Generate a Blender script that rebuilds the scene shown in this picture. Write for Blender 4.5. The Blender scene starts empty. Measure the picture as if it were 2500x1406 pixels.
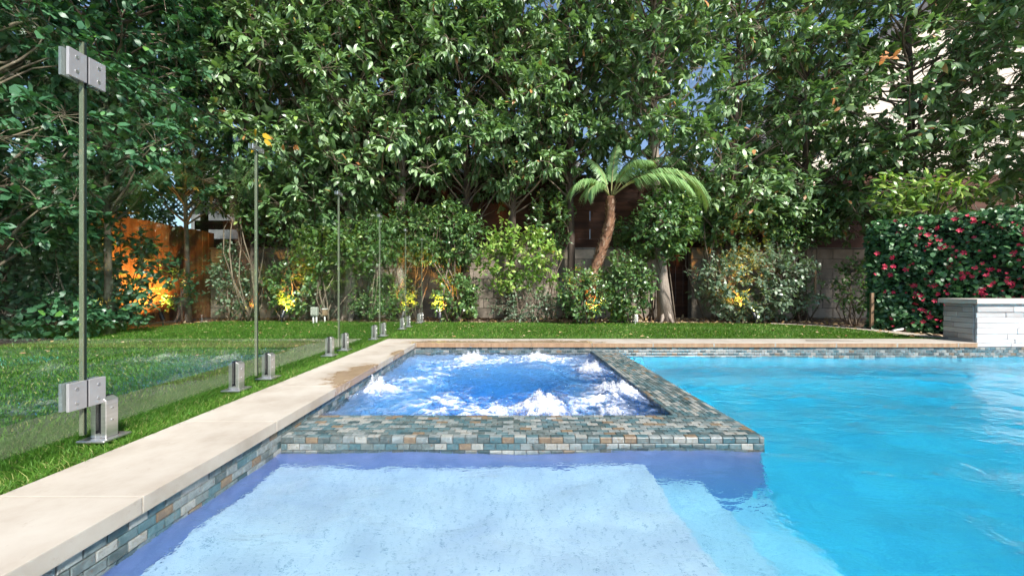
import bpy, bmesh, math, random
import numpy as np
from mathutils import Vector, Matrix, noise
R = math.radians
random.seed(7)
rng = np.random.default_rng(11)
sc = bpy.context.scene
COL = sc.collection

# ------------------------------------------------------------------ camera, sky, sun, exposure
EYE = 0.54                      # metres above the coping
F = 935.0                       # focal length in photo pixels (2500 wide), horizon row 705
cam_d = bpy.data.cameras.new('camera'); cam = bpy.data.objects.new('camera', cam_d); COL.objects.link(cam)
cam.location = (0, 0, EYE); cam.rotation_euler = (R(90), 0, 0)
cam_d.sensor_width = 36; cam_d.lens = 36 * F / 2500; cam_d.shift_y = 0.0008
cam_d.clip_start = 0.02; cam_d.clip_end = 2000
sc.camera = cam
SUN = Vector((0.40, -0.62, 0.70)).normalized()
w = bpy.data.worlds.new('World'); sc.world = w; w.use_nodes = True
nt = w.node_tree; bg = nt.nodes['Background']; sky = nt.nodes.new('ShaderNodeTexSky')
sky.sky_type = 'NISHITA'; sky.sun_disc = False
sky.sun_elevation = math.asin(SUN.z); sky.sun_rotation = math.atan2(SUN.x, SUN.y)
sky.air_density = 1.0; sky.dust_density = 0.4; sky.ozone_density = 1.6
nt.links.new(sky.outputs[0], bg.inputs[0]); bg.inputs[1].default_value = 0.10
sl = bpy.data.lights.new('sun', 'SUN'); sl.energy = 5.0; sl.angle = R(7); sl.color = (1, 0.95, 0.88)
so = bpy.data.objects.new('sun', sl); COL.objects.link(so)
so.rotation_euler = (-SUN).to_track_quat('-Z', 'Y').to_euler()
sc.view_settings.view_transform = 'Standard'; sc.view_settings.look = 'None'
sc.view_settings.exposure = 1.0; sc.view_settings.gamma = 1
sc.render.engine = 'CYCLES'
cy = sc.cycles
cy.use_denoising = True
cy.max_bounces = 8; cy.diffuse_bounces = 3; cy.glossy_bounces = 3; cy.transmission_bounces = 6
cy.use_adaptive_sampling = True; cy.adaptive_threshold = 0.02
cy.transparent_max_bounces = 14; cy.volume_bounces = 0
cy.sample_clamp_indirect = 14; cy.blur_glossy = 0.6

def at(px, py, Y):              # a point seen at photo pixel (px, py), Y metres in front
    return Vector(((px - 1250) / F * Y, Y, EYE + (705 - py) / F * Y))

# ------------------------------------------------------------------ helpers
def tag(o, label=None, cat=None, group=None, kind=None):
    if label: o['label'] = label
    if cat: o['category'] = cat
    if group: o['group'] = group
    if kind: o['kind'] = kind
    return o

def link(name, me, mat, parent=None):
    o = bpy.data.objects.new(name, me); COL.objects.link(o)
    if mat and not me.materials: me.materials.append(mat)
    if parent: o.parent = parent
    return o

def empty(name, loc, label, cat, group=None, kind=None, rz=0):
    o = bpy.data.objects.new(name, None); COL.objects.link(o)
    o.location = loc; o.rotation_euler = (0, 0, rz); o.empty_display_size = 0.1
    return tag(o, label, cat, group, kind)

def np_mesh(name, V, tris=None, quads=None, smooth=True):
    me = bpy.data.meshes.new(name)
    V = np.ascontiguousarray(V, dtype=np.float32).reshape(-1, 3)
    loops = []; tot = []
    if quads is not None and len(quads):
        q = np.asarray(quads, np.int32); loops.append(q.ravel()); tot.append(np.full(len(q), 4, np.int32))
    if tris is not None and len(tris):
        t = np.asarray(tris, np.int32); loops.append(t.ravel()); tot.append(np.full(len(t), 3, np.int32))
    L = np.concatenate(loops); T = np.concatenate(tot); S = np.concatenate([[0], np.cumsum(T)[:-1]]).astype(np.int32)
    me.vertices.add(len(V)); me.vertices.foreach_set('co', V.ravel())
    me.loops.add(len(L)); me.loops.foreach_set('vertex_index', L)
    me.polygons.add(len(T)); me.polygons.foreach_set('loop_start', S)
    me.update(calc_edges=True)
    if smooth: me.polygons.foreach_set('use_smooth', np.ones(len(T), bool))
    me.validate()
    return me

class MB:
    def __init__(s): s.v = []; s.f = []
    def add(s, v, f):
        n = len(s.v); s.v += [tuple(p) for p in v]; s.f += [tuple(i + n for i in q) for q in f]; return s
    def box(s, x0, x1, y0, y1, z0, z1):
        return s.add([(x0,y0,z0),(x1,y0,z0),(x1,y1,z0),(x0,y1,z0),(x0,y0,z1),(x1,y0,z1),(x1,y1,z1),(x0,y1,z1)],
                     [(0,3,2,1),(4,5,6,7),(0,1,5,4),(1,2,6,5),(2,3,7,6),(3,0,4,7)])
    def tube(s, pts, rad, n=6, cap=True):
        pts = [Vector(p) for p in pts]
        if not hasattr(rad, '__len__'): rad = [rad] * len(pts)
        up = Vector((0.31, 0.17, 0.93)); V = []; m = len(pts)
        for i, p in enumerate(pts):
            d = (pts[min(i + 1, m - 1)] - pts[max(i - 1, 0)])
            if d.length < 1e-9: d = Vector((0, 0, 1))
            d.normalize(); a = d.cross(up)
            if a.length < 1e-3: a = d.cross(Vector((1, 0, 0)))
            a.normalize(); b = d.cross(a)
            for k in range(n):
                t = 2 * math.pi * k / n
                V.append(p + rad[i] * (a * math.cos(t) + b * math.sin(t)))
        Fs = [(i*n+k, i*n+(k+1) % n, (i+1)*n+(k+1) % n, (i+1)*n+k) for i in range(m-1) for k in range(n)]
        if cap: Fs += [tuple(range(n))[::-1], tuple((m-1)*n + k for k in range(n))]
        return s.add(V, Fs)
    def build(s, name, mat, parent=None, smooth=False, bevel=0, seg=1):
        me = bpy.data.meshes.new(name); me.from_pydata(s.v, [], s.f); me.update()
        if bevel:
            bm = bmesh.new(); bm.from_mesh(me)
            bmesh.ops.bevel(bm, geom=list(bm.edges), offset=bevel, segments=seg, affect='EDGES', profile=0.7)
            bm.to_mesh(me); bm.free()
        if smooth:
            for p in me.polygons: p.use_smooth = True
        return link(name, me, mat, parent)

# ------------------------------------------------------------------ materials
def new_mat(name):
    m = bpy.data.materials.new(name); m.use_nodes = True
    t = m.node_tree; t.nodes.clear()
    out = t.nodes.new('ShaderNodeOutputMaterial')
    return m, t, out
def N(t, typ, **kw):
    n = t.nodes.new(typ)
    for k, v in kw.items():
        if k.startswith('i_'):
            key = k[2:]
            n.inputs[int(key) if key.isdigit() else key.replace('_', ' ')].default_value = v
        else: setattr(n, k, v)
    return n
def ramp(t, stops, mode='LINEAR'):
    r = t.nodes.new('ShaderNodeValToRGB'); e = r.color_ramp.elements; r.color_ramp.interpolation = mode
    while len(e) > 1: e.remove(e[-1])
    for i, (p, c) in enumerate(stops):
        q = e[0] if i == 0 else e.new(p)
        q.position = p; q.color = (*c, 1) if len(c) == 3 else c
    return r
def noise_mat(name, stops, scale=8, detail=6, rough=0.6, bump=0.0, bscale=None, bdist=0.01, metal=0, stretch=(1,1,1), objco=False, spec=0.5, rnd=0.0):
    m, t, out = new_mat(name); L = t.links.new
    p = N(t, 'ShaderNodeBsdfPrincipled', i_Roughness=rough, i_Metallic=metal); p.inputs['Specular IOR Level'].default_value = spec
    if objco: co = N(t, 'ShaderNodeTexCoord').outputs['Object']
    else: co = N(t, 'ShaderNodeNewGeometry').outputs['Position']
    mp = N(t, 'ShaderNodeMapping'); mp.inputs['Scale'].default_value = stretch; L(co, mp.inputs[0])
    n = N(t, 'ShaderNodeTexNoise', i_Scale=scale, i_Detail=detail, i_Roughness=0.6); L(mp.outputs[0], n.inputs['Vector'])
    fac = n.outputs['Fac']
    if rnd:
        oi = N(t, 'ShaderNodeObjectInfo'); s = N(t, 'ShaderNodeMath', operation='MULTIPLY_ADD'); L(oi.outputs['Random'], s.inputs[0]); s.inputs[1].default_value = rnd
        a = N(t, 'ShaderNodeMath', operation='ADD'); s.inputs[2].default_value = -rnd / 2; L(s.outputs[0], a.inputs[0]); L(fac, a.inputs[1]); fac = a.outputs[0]
    r = ramp(t, stops); L(fac, r.inputs[0]); L(r.outputs[0], p.inputs['Base Color'])
    if bump:
        n2 = N(t, 'ShaderNodeTexNoise', i_Scale=bscale or scale * 6, i_Detail=5); L(mp.outputs[0], n2.inputs['Vector'])
        b = N(t, 'ShaderNodeBump', i_Strength=bump, i_Distance=bdist); L(n2.outputs['Fac'], b.inputs['Height']); L(b.outputs[0], p.inputs['Normal'])
    L(p.outputs[0], out.inputs[0])
    return m
def plain(name, col, rough=0.5, metal=0, emit=None, estr=0):
    m, t, out = new_mat(name)
    p = N(t, 'ShaderNodeBsdfPrincipled', i_Roughness=rough, i_Metallic=metal); p.inputs['Base Color'].default_value = (*col, 1)
    if emit: p.inputs['Emission Color'].default_value = (*emit, 1); p.inputs['Emission Strength'].default_value = estr
    t.links.new(p.outputs[0], out.inputs[0]); return m
def leaf_mat(name, stops, rough=0.4, trans=0.2, tcol=(0.16, 0.30, 0.03), spec=0.5):
    m, t, out = new_mat(name); L = t.links.new
    g = N(t, 'ShaderNodeNewGeometry'); r = ramp(t, stops); L(g.outputs['Random Per Island'], r.inputs[0])
    p = N(t, 'ShaderNodeBsdfPrincipled', i_Roughness=rough); p.inputs['Specular IOR Level'].default_value = spec
    L(r.outputs[0], p.inputs['Base Color'])
    tr = N(t, 'ShaderNodeBsdfTranslucent'); tr.inputs[0].default_value = (*tcol, 1)
    mx = N(t, 'ShaderNodeMixShader'); mx.inputs[0].default_value = trans
    L(p.outputs[0], mx.inputs[1]); L(tr.outputs[0], mx.inputs[2]); L(mx.outputs[0], out.inputs[0])
    return m

M = {}
M['soil'] = noise_mat('soil', [(0.3, (0.07,0.04,0.026)), (0.7, (0.22,0.135,0.09))], 9, 8, 0.95, 0.8, 60, 0.02)
M['lawn'] = noise_mat('lawn_base', [(0.3, (0.02,0.045,0.008)), (0.7, (0.045,0.085,0.015))], 20, 6, 0.95)
def plaster_mat():
    m, t, out = new_mat('pebble_plaster'); L = t.links.new
    g = N(t, 'ShaderNodeNewGeometry')
    n = N(t, 'ShaderNodeTexNoise', i_Scale=5.0, i_Detail=8.0, i_Roughness=0.6); L(g.outputs['Position'], n.inputs['Vector'])
    r = ramp(t, [(0.32, (0.54,0.54,0.68)), (0.68, (0.74,0.73,0.83))]); L(n.outputs['Fac'], r.inputs[0])
    f = N(t, 'ShaderNodeTexNoise', i_Scale=75.0, i_Detail=5.0, i_Roughness=0.6); L(g.outputs['Position'], f.inputs['Vector'])
    q = ramp(t, [(0.56, (0,0,0)), (0.66, (1,1,1))]); L(f.outputs['Fac'], q.inputs[0])
    k = N(t, 'ShaderNodeMath', operation='MULTIPLY'); L(q.outputs[0], k.inputs[0]); k.inputs[1].default_value = 0.85
    mx = N(t, 'ShaderNodeMix', data_type='RGBA'); L(k.outputs[0], mx.inputs[0]); L(r.outputs[0], mx.inputs[6]); mx.inputs[7].default_value = (0.20,0.27,0.42,1)
    p = N(t, 'ShaderNodeBsdfPrincipled', i_Roughness=0.8); L(mx.outputs[2], p.inputs['Base Color']); L(p.outputs[0], out.inputs[0]); return m
M['plaster'] = plaster_mat()
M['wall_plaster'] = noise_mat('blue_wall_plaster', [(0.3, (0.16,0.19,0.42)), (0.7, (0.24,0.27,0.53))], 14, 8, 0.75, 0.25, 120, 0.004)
M['spa_plaster'] = noise_mat('spa_plaster', [(0.3, (0.46,0.58,0.78)), (0.7, (0.58,0.69,0.84))], 6, 6, 0.8)
M['grout'] = noise_mat('grout', [(0.3, (0.36,0.36,0.345)), (0.7, (0.48,0.475,0.455))], 30, 4, 0.9)
M['dark_grout'] = noise_mat('dark_grout', [(0.3, (0.10,0.10,0.095)), (0.7, (0.19,0.185,0.175))], 30, 4, 0.9)
M['deck'] = noise_mat('deck_stone', [(0.3, (0.50,0.46,0.41)), (0.7, (0.60,0.56,0.50))], 5, 8, 0.75, 0.2, 80, 0.003)
M['steel'] = noise_mat('brushed_steel', [(0.3, (0.52,0.51,0.50)), (0.7, (0.64,0.63,0.62))], 12, 3, 0.30, 0.05, 200, 0.001, metal=0.88, stretch=(1,1,14))
M['hinge_steel'] = noise_mat('satin_steel', [(0.3, (0.29,0.285,0.29)), (0.7, (0.36,0.355,0.365))], 10, 4, 0.45, metal=0.35)
M['rubber'] = plain('black_rubber', (0.012,0.012,0.016), 0.45)
M['black_metal'] = noise_mat('black_metal', [(0.3,(0.012,0.012,0.016)),(0.7,(0.03,0.03,0.036))], 20, 4, 0.35)
M['bulb'] = plain('lit_lens', (1,0.7,0.3), 0.3, emit=(1,0.55,0.16), estr=6)
M['plank'] = noise_mat('fence_plank', [(0.25,(0.12,0.045,0.02)),(0.5,(0.26,0.105,0.045)),(0.75,(0.36,0.165,0.075))], 5, 8, 0.8, 0.3, 30, 0.003, stretch=(3,3,0.35), rnd=0.35)
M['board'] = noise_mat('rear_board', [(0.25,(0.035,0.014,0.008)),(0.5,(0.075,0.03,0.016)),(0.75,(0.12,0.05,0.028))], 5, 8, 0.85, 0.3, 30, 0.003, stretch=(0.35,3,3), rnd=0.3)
M['block'] = noise_mat('concrete_block', [(0.3,(0.20,0.17,0.135)),(0.7,(0.37,0.315,0.255))], 5, 9, 0.92, 0.5, 90, 0.005, rnd=0.25)
M['mortar'] = noise_mat('mortar', [(0.3,(0.13,0.12,0.105)),(0.7,(0.22,0.20,0.18))], 20, 5, 0.95, 0.4, 80, 0.004)
M['bark'] = noise_mat('grey_bark', [(0.25,(0.035,0.024,0.017)),(0.55,(0.095,0.068,0.05)),(0.8,(0.19,0.145,0.11))], 7, 8, 0.9, 0.7, 40, 0.012, stretch=(2.2,2.2,0.5))
M['bark_pale'] = noise_mat('pale_bark', [(0.25,(0.13,0.10,0.08)),(0.55,(0.31,0.26,0.215)),(0.8,(0.44,0.385,0.33))], 7, 8, 0.9, 0.7, 40, 0.012, stretch=(2.2,2.2,0.4))
M['twig'] = noise_mat('twig', [(0.3,(0.09,0.065,0.045)),(0.7,(0.23,0.18,0.13))], 12, 5, 0.85)
M['palm_bark'] = noise_mat('palm_bark', [(0.3,(0.10,0.045,0.022)),(0.7,(0.24,0.125,0.065))], 25, 6, 0.9, 0.6, 80, 0.006)
M['palm_stub'] = leaf_mat('palm_stub', [(0,(0.13,0.055,0.028)),(0.5,(0.26,0.14,0.08)),(1,(0.46,0.31,0.21))], 0.8, 0.0)
M['white_pvc'] = noise_mat('white_plastic', [(0.3,(0.55,0.54,0.51)),(0.7,(0.70,0.69,0.66))], 10, 4, 0.5)
M['grey_box'] = noise_mat('grey_plastic', [(0.3,(0.30,0.31,0.27)),(0.7,(0.40,0.41,0.36))], 12, 4, 0.55)
M['stake'] = noise_mat('raw_wood', [(0.3,(0.20,0.12,0.065)),(0.7,(0.34,0.22,0.13))], 9, 6, 0.85, stretch=(3,3,0.4))
M['stucco'] = noise_mat('cream_stucco', [(0.3,(0.50,0.44,0.37)),(0.7,(0.60,0.54,0.46))], 6, 6, 0.9, 0.3, 90, 0.004)
M['grey_stucco'] = noise_mat('grey_stucco', [(0.3,(0.24,0.23,0.235)),(0.7,(0.33,0.32,0.325))], 6, 6, 0.9, 0.3, 90, 0.004)
M['white_trim'] = noise_mat('white_trim', [(0.3,(0.60,0.59,0.62)),(0.7,(0.72,0.70,0.73))], 6, 4, 0.7)
M['roof'] = noise_mat('roof_shingle', [(0.3,(0.10,0.085,0.075)),(0.7,(0.2,0.175,0.155))], 9, 6, 0.9, 0.5, 30, 0.01)
M['dark_glass'] = plain('window_glass', (0.02,0.03,0.035), 0.08)
M['gravel'] = noise_mat('gravel', [(0.3,(0.30,0.25,0.19)),(0.7,(0.52,0.46,0.38))], 40, 6, 0.95, 0.9, 120, 0.01)
M['cap'] = noise_mat('cap_stone', [(0.3,(0.46,0.40,0.345)),(0.7,(0.56,0.50,0.44))], 5, 8, 0.75, 0.2, 80, 0.003)
M['ledger'] = noise_mat('ledger_stone', [(0.25,(0.34,0.325,0.315)),(0.5,(0.50,0.485,0.475)),(0.75,(0.62,0.605,0.595))], 4, 9, 0.75, 0.5, 50, 0.006, stretch=(0.5,1,2.5), rnd=0.4)
M['ledger_shaded'] = noise_mat('ledger_stone_shaded', [(0.25,(0.22,0.19,0.17)),(0.5,(0.34,0.305,0.28)),(0.75,(0.47,0.43,0.40))], 4, 9, 0.75, 0.5, 50, 0.006, stretch=(1,0.5,2.5), rnd=0.4)  # darker taupe copy for the left-facing side, its shade put into the colour
M['petal'] = leaf_mat('red_petal', [(0,(0.50,0.006,0.035)),(0.6,(0.66,0.02,0.08)),(1,(0.70,0.10,0.17))], 0.6, 0.25, (0.7,0.05,0.1))
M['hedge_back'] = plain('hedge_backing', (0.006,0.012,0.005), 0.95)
# leaves
M['leaf_tree'] = leaf_mat('tree_leaf', [(0,(0.05,0.115,0.036)),(0.30,(0.105,0.205,0.068)),(0.65,(0.18,0.30,0.125)),(0.92,(0.29,0.40,0.22)),(0.985,(0.24,0.38,0.06)),(0.988,(0.36,0.15,0.06)),(1,(0.50,0.24,0.09))], 0.40, 0.20, (0.22,0.42,0.07), 0.8)
M['leaf_cam'] = leaf_mat('camellia_leaf', [(0,(0.028,0.095,0.042)),(0.5,(0.055,0.155,0.072)),(0.94,(0.10,0.22,0.11)),(1,(0.15,0.34,0.05))], 0.36, 0.14, (0.10,0.32,0.05), 0.65)
M['leaf_shrub'] = leaf_mat('shrub_leaf', [(0,(0.04,0.095,0.028)),(0.5,(0.08,0.165,0.052)),(0.9,(0.14,0.24,0.09)),(1,(0.28,0.36,0.08))], 0.34, 0.2, (0.22,0.42,0.05), 0.6)
M['leaf_grey'] = leaf_mat('grey_leaf', [(0,(0.07,0.125,0.07)),(0.5,(0.13,0.20,0.12)),(1,(0.22,0.28,0.18))], 0.38, 0.2, (0.2,0.34,0.08), 0.6)
M['leaf_lime'] = leaf_mat('lime_leaf', [(0,(0.10,0.22,0.035)),(0.6,(0.20,0.345,0.07)),(1,(0.38,0.46,0.12))], 0.40, 0.3, (0.35,0.55,0.06))
M['leaf_ivy'] = leaf_mat('ivy_leaf', [(0,(0.02,0.07,0.02)),(0.6,(0.045,0.14,0.042)),(1,(0.09,0.21,0.07))], 0.46, 0.1, (0.1,0.3,0.05), 0.6)
M['frond'] = leaf_mat('palm_leaflet', [(0,(0.12,0.24,0.08)),(0.7,(0.21,0.36,0.14)),(0.96,(0.30,0.44,0.19)),(1,(0.50,0.44,0.16))], 0.34, 0.2, (0.35,0.55,0.10))
M['rachis'] = plain('palm_rachis', (0.20,0.20,0.06), 0.5)
M['grass'] = leaf_mat('turf_blade', [(0,(0.035,0.10,0.010)),(0.45,(0.065,0.165,0.018)),(0.90,(0.11,0.23,0.03)),(0.95,(0.30,0.30,0.10)),(1,(0.38,0.35,0.15))], 0.55, 0.25, (0.2,0.42,0.03), 0.25)
M['litter'] = leaf_mat('leaf_litter', [(0,(0.16,0.08,0.03)),(0.5,(0.38,0.25,0.10)),(1,(0.62,0.52,0.34))], 0.8, 0.1, (0.4,0.25,0.1))
M['dead_leaf'] = leaf_mat('dead_leaf', [(0,(0.42,0.15,0.05)),(1,(0.58,0.28,0.10))], 0.7, 0.3, (0.7,0.3,0.08))
M['yellow_leaf'] = leaf_mat('yellow_leaf', [(0,(0.62,0.34,0.02)),(1,(0.70,0.46,0.04))], 0.6, 0.3, (0.8,0.5,0.05))

def tile_mat():
    m, t, out = new_mat('pool_tile'); L = t.links.new
    g = N(t, 'ShaderNodeNewGeometry'); oi = N(t, 'ShaderNodeObjectInfo')
    a = N(t, 'ShaderNodeMath', operation='ADD'); L(g.outputs['Random Per Island'], a.inputs[0]); L(oi.outputs['Random'], a.inputs[1])
    fr = N(t, 'ShaderNodeMath', operation='FRACT'); L(a.outputs[0], fr.inputs[0])
    base = ramp(t, [(0,(0.039,0.090,0.106)),(0.12,(0.026,0.057,0.067)),(0.22,(0.083,0.109,0.109)),(0.38,(0.046,0.068,0.070)),(0.50,(0.129,0.155,0.156)),(0.66,(0.062,0.109,0.120)),(0.78,(0.217,0.229,0.215)),(0.87,(0.129,0.098,0.070)),(0.93,(0.258,0.272,0.262))], 'CONSTANT')
    alt = ramp(t, [(0,(0.078,0.136,0.153)),(0.12,(0.057,0.084,0.089)),(0.22,(0.140,0.169,0.167)),(0.38,(0.098,0.122,0.123)),(0.50,(0.207,0.234,0.235)),(0.66,(0.114,0.169,0.181)),(0.78,(0.279,0.286,0.265)),(0.87,(0.196,0.147,0.095)),(0.93,(0.207,0.196,0.167))], 'CONSTANT')
    L(fr.outputs[0], base.inputs[0]); L(fr.outputs[0], alt.inputs[0])
    n = N(t, 'ShaderNodeTexNoise', i_Scale=38.0, i_Detail=8.0, i_Roughness=0.65, i_Distortion=1.2); L(g.outputs['Position'], n.inputs['Vector'])
    rr = ramp(t, [(0.41,(0,0,0)),(0.60,(1,1,1))]); L(n.outputs['Fac'], rr.inputs[0])
    mx = N(t, 'ShaderNodeMix', data_type='RGBA'); L(rr.outputs[0], mx.inputs[0]); L(base.outputs[0], mx.inputs[6]); L(alt.outputs[0], mx.inputs[7])
    n2 = N(t, 'ShaderNodeTexNoise', i_Scale=90.0, i_Detail=6.0, i_Roughness=0.7); L(g.outputs['Position'], n2.inputs['Vector'])
    r2 = ramp(t, [(0.565,(0,0,0)),(0.68,(1,1,1))]); L(n2.outputs['Fac'], r2.inputs[0])
    mx2 = N(t, 'ShaderNodeMix', data_type='RGBA'); L(r2.outputs[0], mx2.inputs[0]); L(mx.outputs[2], mx2.inputs[6]); mx2.inputs[7].default_value = (0.13,0.085,0.055,1)
    p = N(t, 'ShaderNodeBsdfPrincipled', i_Roughness=0.34); L(mx2.outputs[2], p.inputs['Base Color'])
    b = N(t, 'ShaderNodeBump', i_Strength=0.25, i_Distance=0.002); L(n2.outputs['Fac'], b.inputs['Height']); L(b.outputs[0], p.inputs['Normal'])
    L(p.outputs[0], out.inputs[0]); return m
M['tile'] = tile_mat()

def coping_mat():
    m, t, out = new_mat('coping_limestone'); L = t.links.new
    g = N(t, 'ShaderNodeNewGeometry')
    n = N(t, 'ShaderNodeTexNoise', i_Scale=4.0, i_Detail=9.0, i_Roughness=0.62); L(g.outputs['Position'], n.inputs['Vector'])
    r = ramp(t, [(0.25,(0.26,0.22,0.175)),(0.5,(0.36,0.32,0.27)),(0.78,(0.43,0.395,0.345))]); L(n.outputs['Fac'], r.inputs[0])
    # fine pits and scratches
    nf = N(t, 'ShaderNodeTexNoise', i_Scale=28.0, i_Detail=7.0, i_Roughness=0.7); L(g.outputs['Position'], nf.inputs['Vector'])
    rf = ramp(t, [(0.60,(0,0,0)),(0.74,(1,1,1))]); L(nf.outputs['Fac'], rf.inputs[0])
    mxf = N(t, 'ShaderNodeMix', data_type='RGBA'); ms = N(t, 'ShaderNodeMath', operation='MULTIPLY'); L(rf.outputs[0], ms.inputs[0]); ms.inputs[1].default_value = 0.5
    L(ms.outputs[0], mxf.inputs[0]); L(r.outputs[0], mxf.inputs[6]); mxf.inputs[7].default_value = (0.22,0.175,0.13,1)
    # splash stains where the jets throw water over the stone
    sx = N(t, 'ShaderNodeSeparateXYZ'); L(g.outputs['Position'], sx.inputs[0])
    def splash(cx, cy, rx, ry):
        ax = N(t, 'ShaderNodeVectorMath', operation='SUBTRACT'); L(g.outputs['Position'], ax.inputs[0]); ax.inputs[1].default_value = (cx, cy, 0)
        sc_ = N(t, 'ShaderNodeVectorMath', operation='MULTIPLY'); L(ax.outputs[0], sc_.inputs[0]); sc_.inputs[1].default_value = (1/rx, 1/ry, 0)
        ln = N(t, 'ShaderNodeVectorMath', operation='LENGTH'); L(sc_.outputs[0], ln.inputs[0])
        return ln.outputs['Value']
    d = None
    for a in ((-0.98,2.45,0.20,0.42), (-0.55,3.86,0.75,0.17), (0.35,3.86,0.75,0.20), (-0.95,3.25,0.10,0.22)):
        s = splash(*a)
        if d is None: d = s
        else:
            mn = N(t, 'ShaderNodeMath', operation='MINIMUM'); L(d, mn.inputs[0]); L(s, mn.inputs[1]); d = mn.outputs[0]
    nw = N(t, 'ShaderNodeTexNoise', i_Scale=10.0, i_Detail=6.0, i_Roughness=0.6); L(g.outputs['Position'], nw.inputs['Vector'])
    sb = N(t, 'ShaderNodeMath', operation='MULTIPLY_ADD'); L(nw.outputs['Fac'], sb.inputs[0]); sb.inputs[1].default_value = 1.6; L(d, sb.inputs[2])
    wet = ramp(t, [(0.0,(1,1,1)),(0.66,(1,1,1)),(0.75,(0,0,0))])
    dv = N(t, 'ShaderNodeMath', operation='DIVIDE'); L(sb.outputs[0], dv.inputs[0]); dv.inputs[1].default_value = 2.2
    L(dv.outputs[0], wet.inputs[0])
    mw = N(t, 'ShaderNodeMix', data_type='RGBA', blend_type='MULTIPLY'); L(wet.outputs[0], mw.inputs[0]); L(mxf.outputs[2], mw.inputs[6]); mw.inputs[7].default_value = (0.80,0.64,0.50,1)
    p = N(t, 'ShaderNodeBsdfPrincipled'); L(mw.outputs[2], p.inputs['Base Color'])
    rg = N(t, 'ShaderNodeMapRange'); L(wet.outputs[0], rg.inputs[0]); rg.inputs[3].default_value = 0.72; rg.inputs[4].default_value = 0.22; L(rg.outputs[0], p.inputs['Roughness'])
    b = N(t, 'ShaderNodeBump', i_Strength=0.25, i_Distance=0.003); L(nf.outputs['Fac'], b.inputs['Height']); L(b.outputs[0], p.inputs['Normal'])
    L(p.outputs[0], out.inputs[0]); return m
M['coping'] = coping_mat()

def glass_mat():
    m, t, out = new_mat('panel_glass'); L = t.links.new
    tr = N(t, 'ShaderNodeBsdfTransparent'); tr.inputs[0].default_value = (0.93,0.975,0.95,1)
    gl = N(t, 'ShaderNodeBsdfGlossy', i_Roughness=0.0); gl.inputs[0].default_value = (0.95,1,0.98,1)
    fr = N(t, 'ShaderNodeFresnel', i_IOR=1.52); g = N(t, 'ShaderNodeNewGeometry')
    nb = N(t, 'ShaderNodeMath', operation='SUBTRACT'); nb.inputs[0].default_value = 1; L(g.outputs['Backfacing'], nb.inputs[1])
    a = N(t, 'ShaderNodeMath', operation='MULTIPLY'); L(fr.outputs[0], a.inputs[0]); a.inputs[1].default_value = 2.1
    b = N(t, 'ShaderNodeMath', operation='MULTIPLY', use_clamp=True); L(a.outputs[0], b.inputs[0]); L(nb.outputs[0], b.inputs[1])
    mx = N(t, 'ShaderNodeMixShader'); L(b.outputs[0], mx.inputs[0]); L(tr.outputs[0], mx.inputs[1]); L(gl.outputs[0], mx.inputs[2]); L(mx.outputs[0], out.inputs[0])
    return m
M['glass'] = glass_mat()
M['glass_edge'] = plain('glass_edge', (0.010,0.020,0.016), 0.4)
M['glass_rim'] = plain('glass_rim', (0.13,0.145,0.095), 0.25)

def water_mat(name, absorb, dens, foam=False, bump_scale=9, bump_d=0.02, fine=45):
    m, t, out = new_mat(name); L = t.links.new
    g = N(t, 'ShaderNodeNewGeometry')
    mp = N(t, 'ShaderNodeMapping'); mp.inputs['Scale'].default_value = (0.8,1.35,1); L(g.outputs['Position'], mp.inputs[0])
    n1 = N(t, 'ShaderNodeTexNoise', i_Scale=bump_scale, i_Detail=3.0, i_Roughness=0.45, i_Distortion=0.6); L(mp.outputs[0], n1.inputs['Vector'])
    n2 = N(t, 'ShaderNodeTexNoise', i_Scale=fine, i_Detail=2.0, i_Roughness=0.5); L(mp.outputs[0], n2.inputs['Vector'])
    s = N(t, 'ShaderNodeMath', operation='MULTIPLY_ADD'); L(n2.outputs['Fac'], s.inputs[0]); s.inputs[1].default_value = 0.10 if not foam else 0.2; L(n1.outputs['Fac'], s.inputs[2])
    b = N(t, 'ShaderNodeBump', i_Strength=1.0, i_Distance=bump_d); L(s.outputs[0], b.inputs['Height'])
    gl = N(t, 'ShaderNodeBsdfGlass', i_IOR=1.333, i_Roughness=0.0); L(b.outputs[0], gl.inputs['Normal'])
    sh = gl.outputs[0]
    if foam:
        at_ = N(t, 'ShaderNodeAttribute', attribute_name='foam')
        nn = N(t, 'ShaderNodeTexNoise', i_Scale=55.0, i_Detail=7.0, i_Roughness=0.7, i_Distortion=0.8); L(g.outputs['Position'], nn.inputs['Vector'])
        ad = N(t, 'ShaderNodeMath', operation='ADD'); L(at_.outputs['Fac'], ad.inputs[0]); L(nn.outputs['Fac'], ad.inputs[1])
        rr = ramp(t, [(0.40,(0,0,0)),(0.62,(0.14,0.14,0.14)),(0.76,(0.38,0.38,0.38)),(0.95,(0.95,0.95,0.95))]); L(ad.outputs[0], rr.inputs[0])
        df = N(t, 'ShaderNodeBsdfPrincipled', i_Roughness=0.5); cr_ = ramp(t, [(0.55,(0.42,0.55,0.86)),(0.86,(0.88,0.89,0.94))]); L(ad.outputs[0], cr_.inputs[0]); L(cr_.outputs[0], df.inputs['Base Color'])
        mx = N(t, 'ShaderNodeMixShader'); L(rr.outputs[0], mx.inputs[0]); L(sh, mx.inputs[1]); L(df.outputs[0], mx.inputs[2]); sh = mx.outputs[0]
    L(sh, out.inputs['Surface'])
    va = N(t, 'ShaderNodeVolumeAbsorption', i_Density=dens); va.inputs[0].default_value = (*absorb, 1); L(va.outputs[0], out.inputs['Volume'])
    return m
M['pool_water'] = water_mat('pool_water', (0.02,0.865,0.94), 1.2, bump_scale=6, bump_d=0.022, fine=60)
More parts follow.
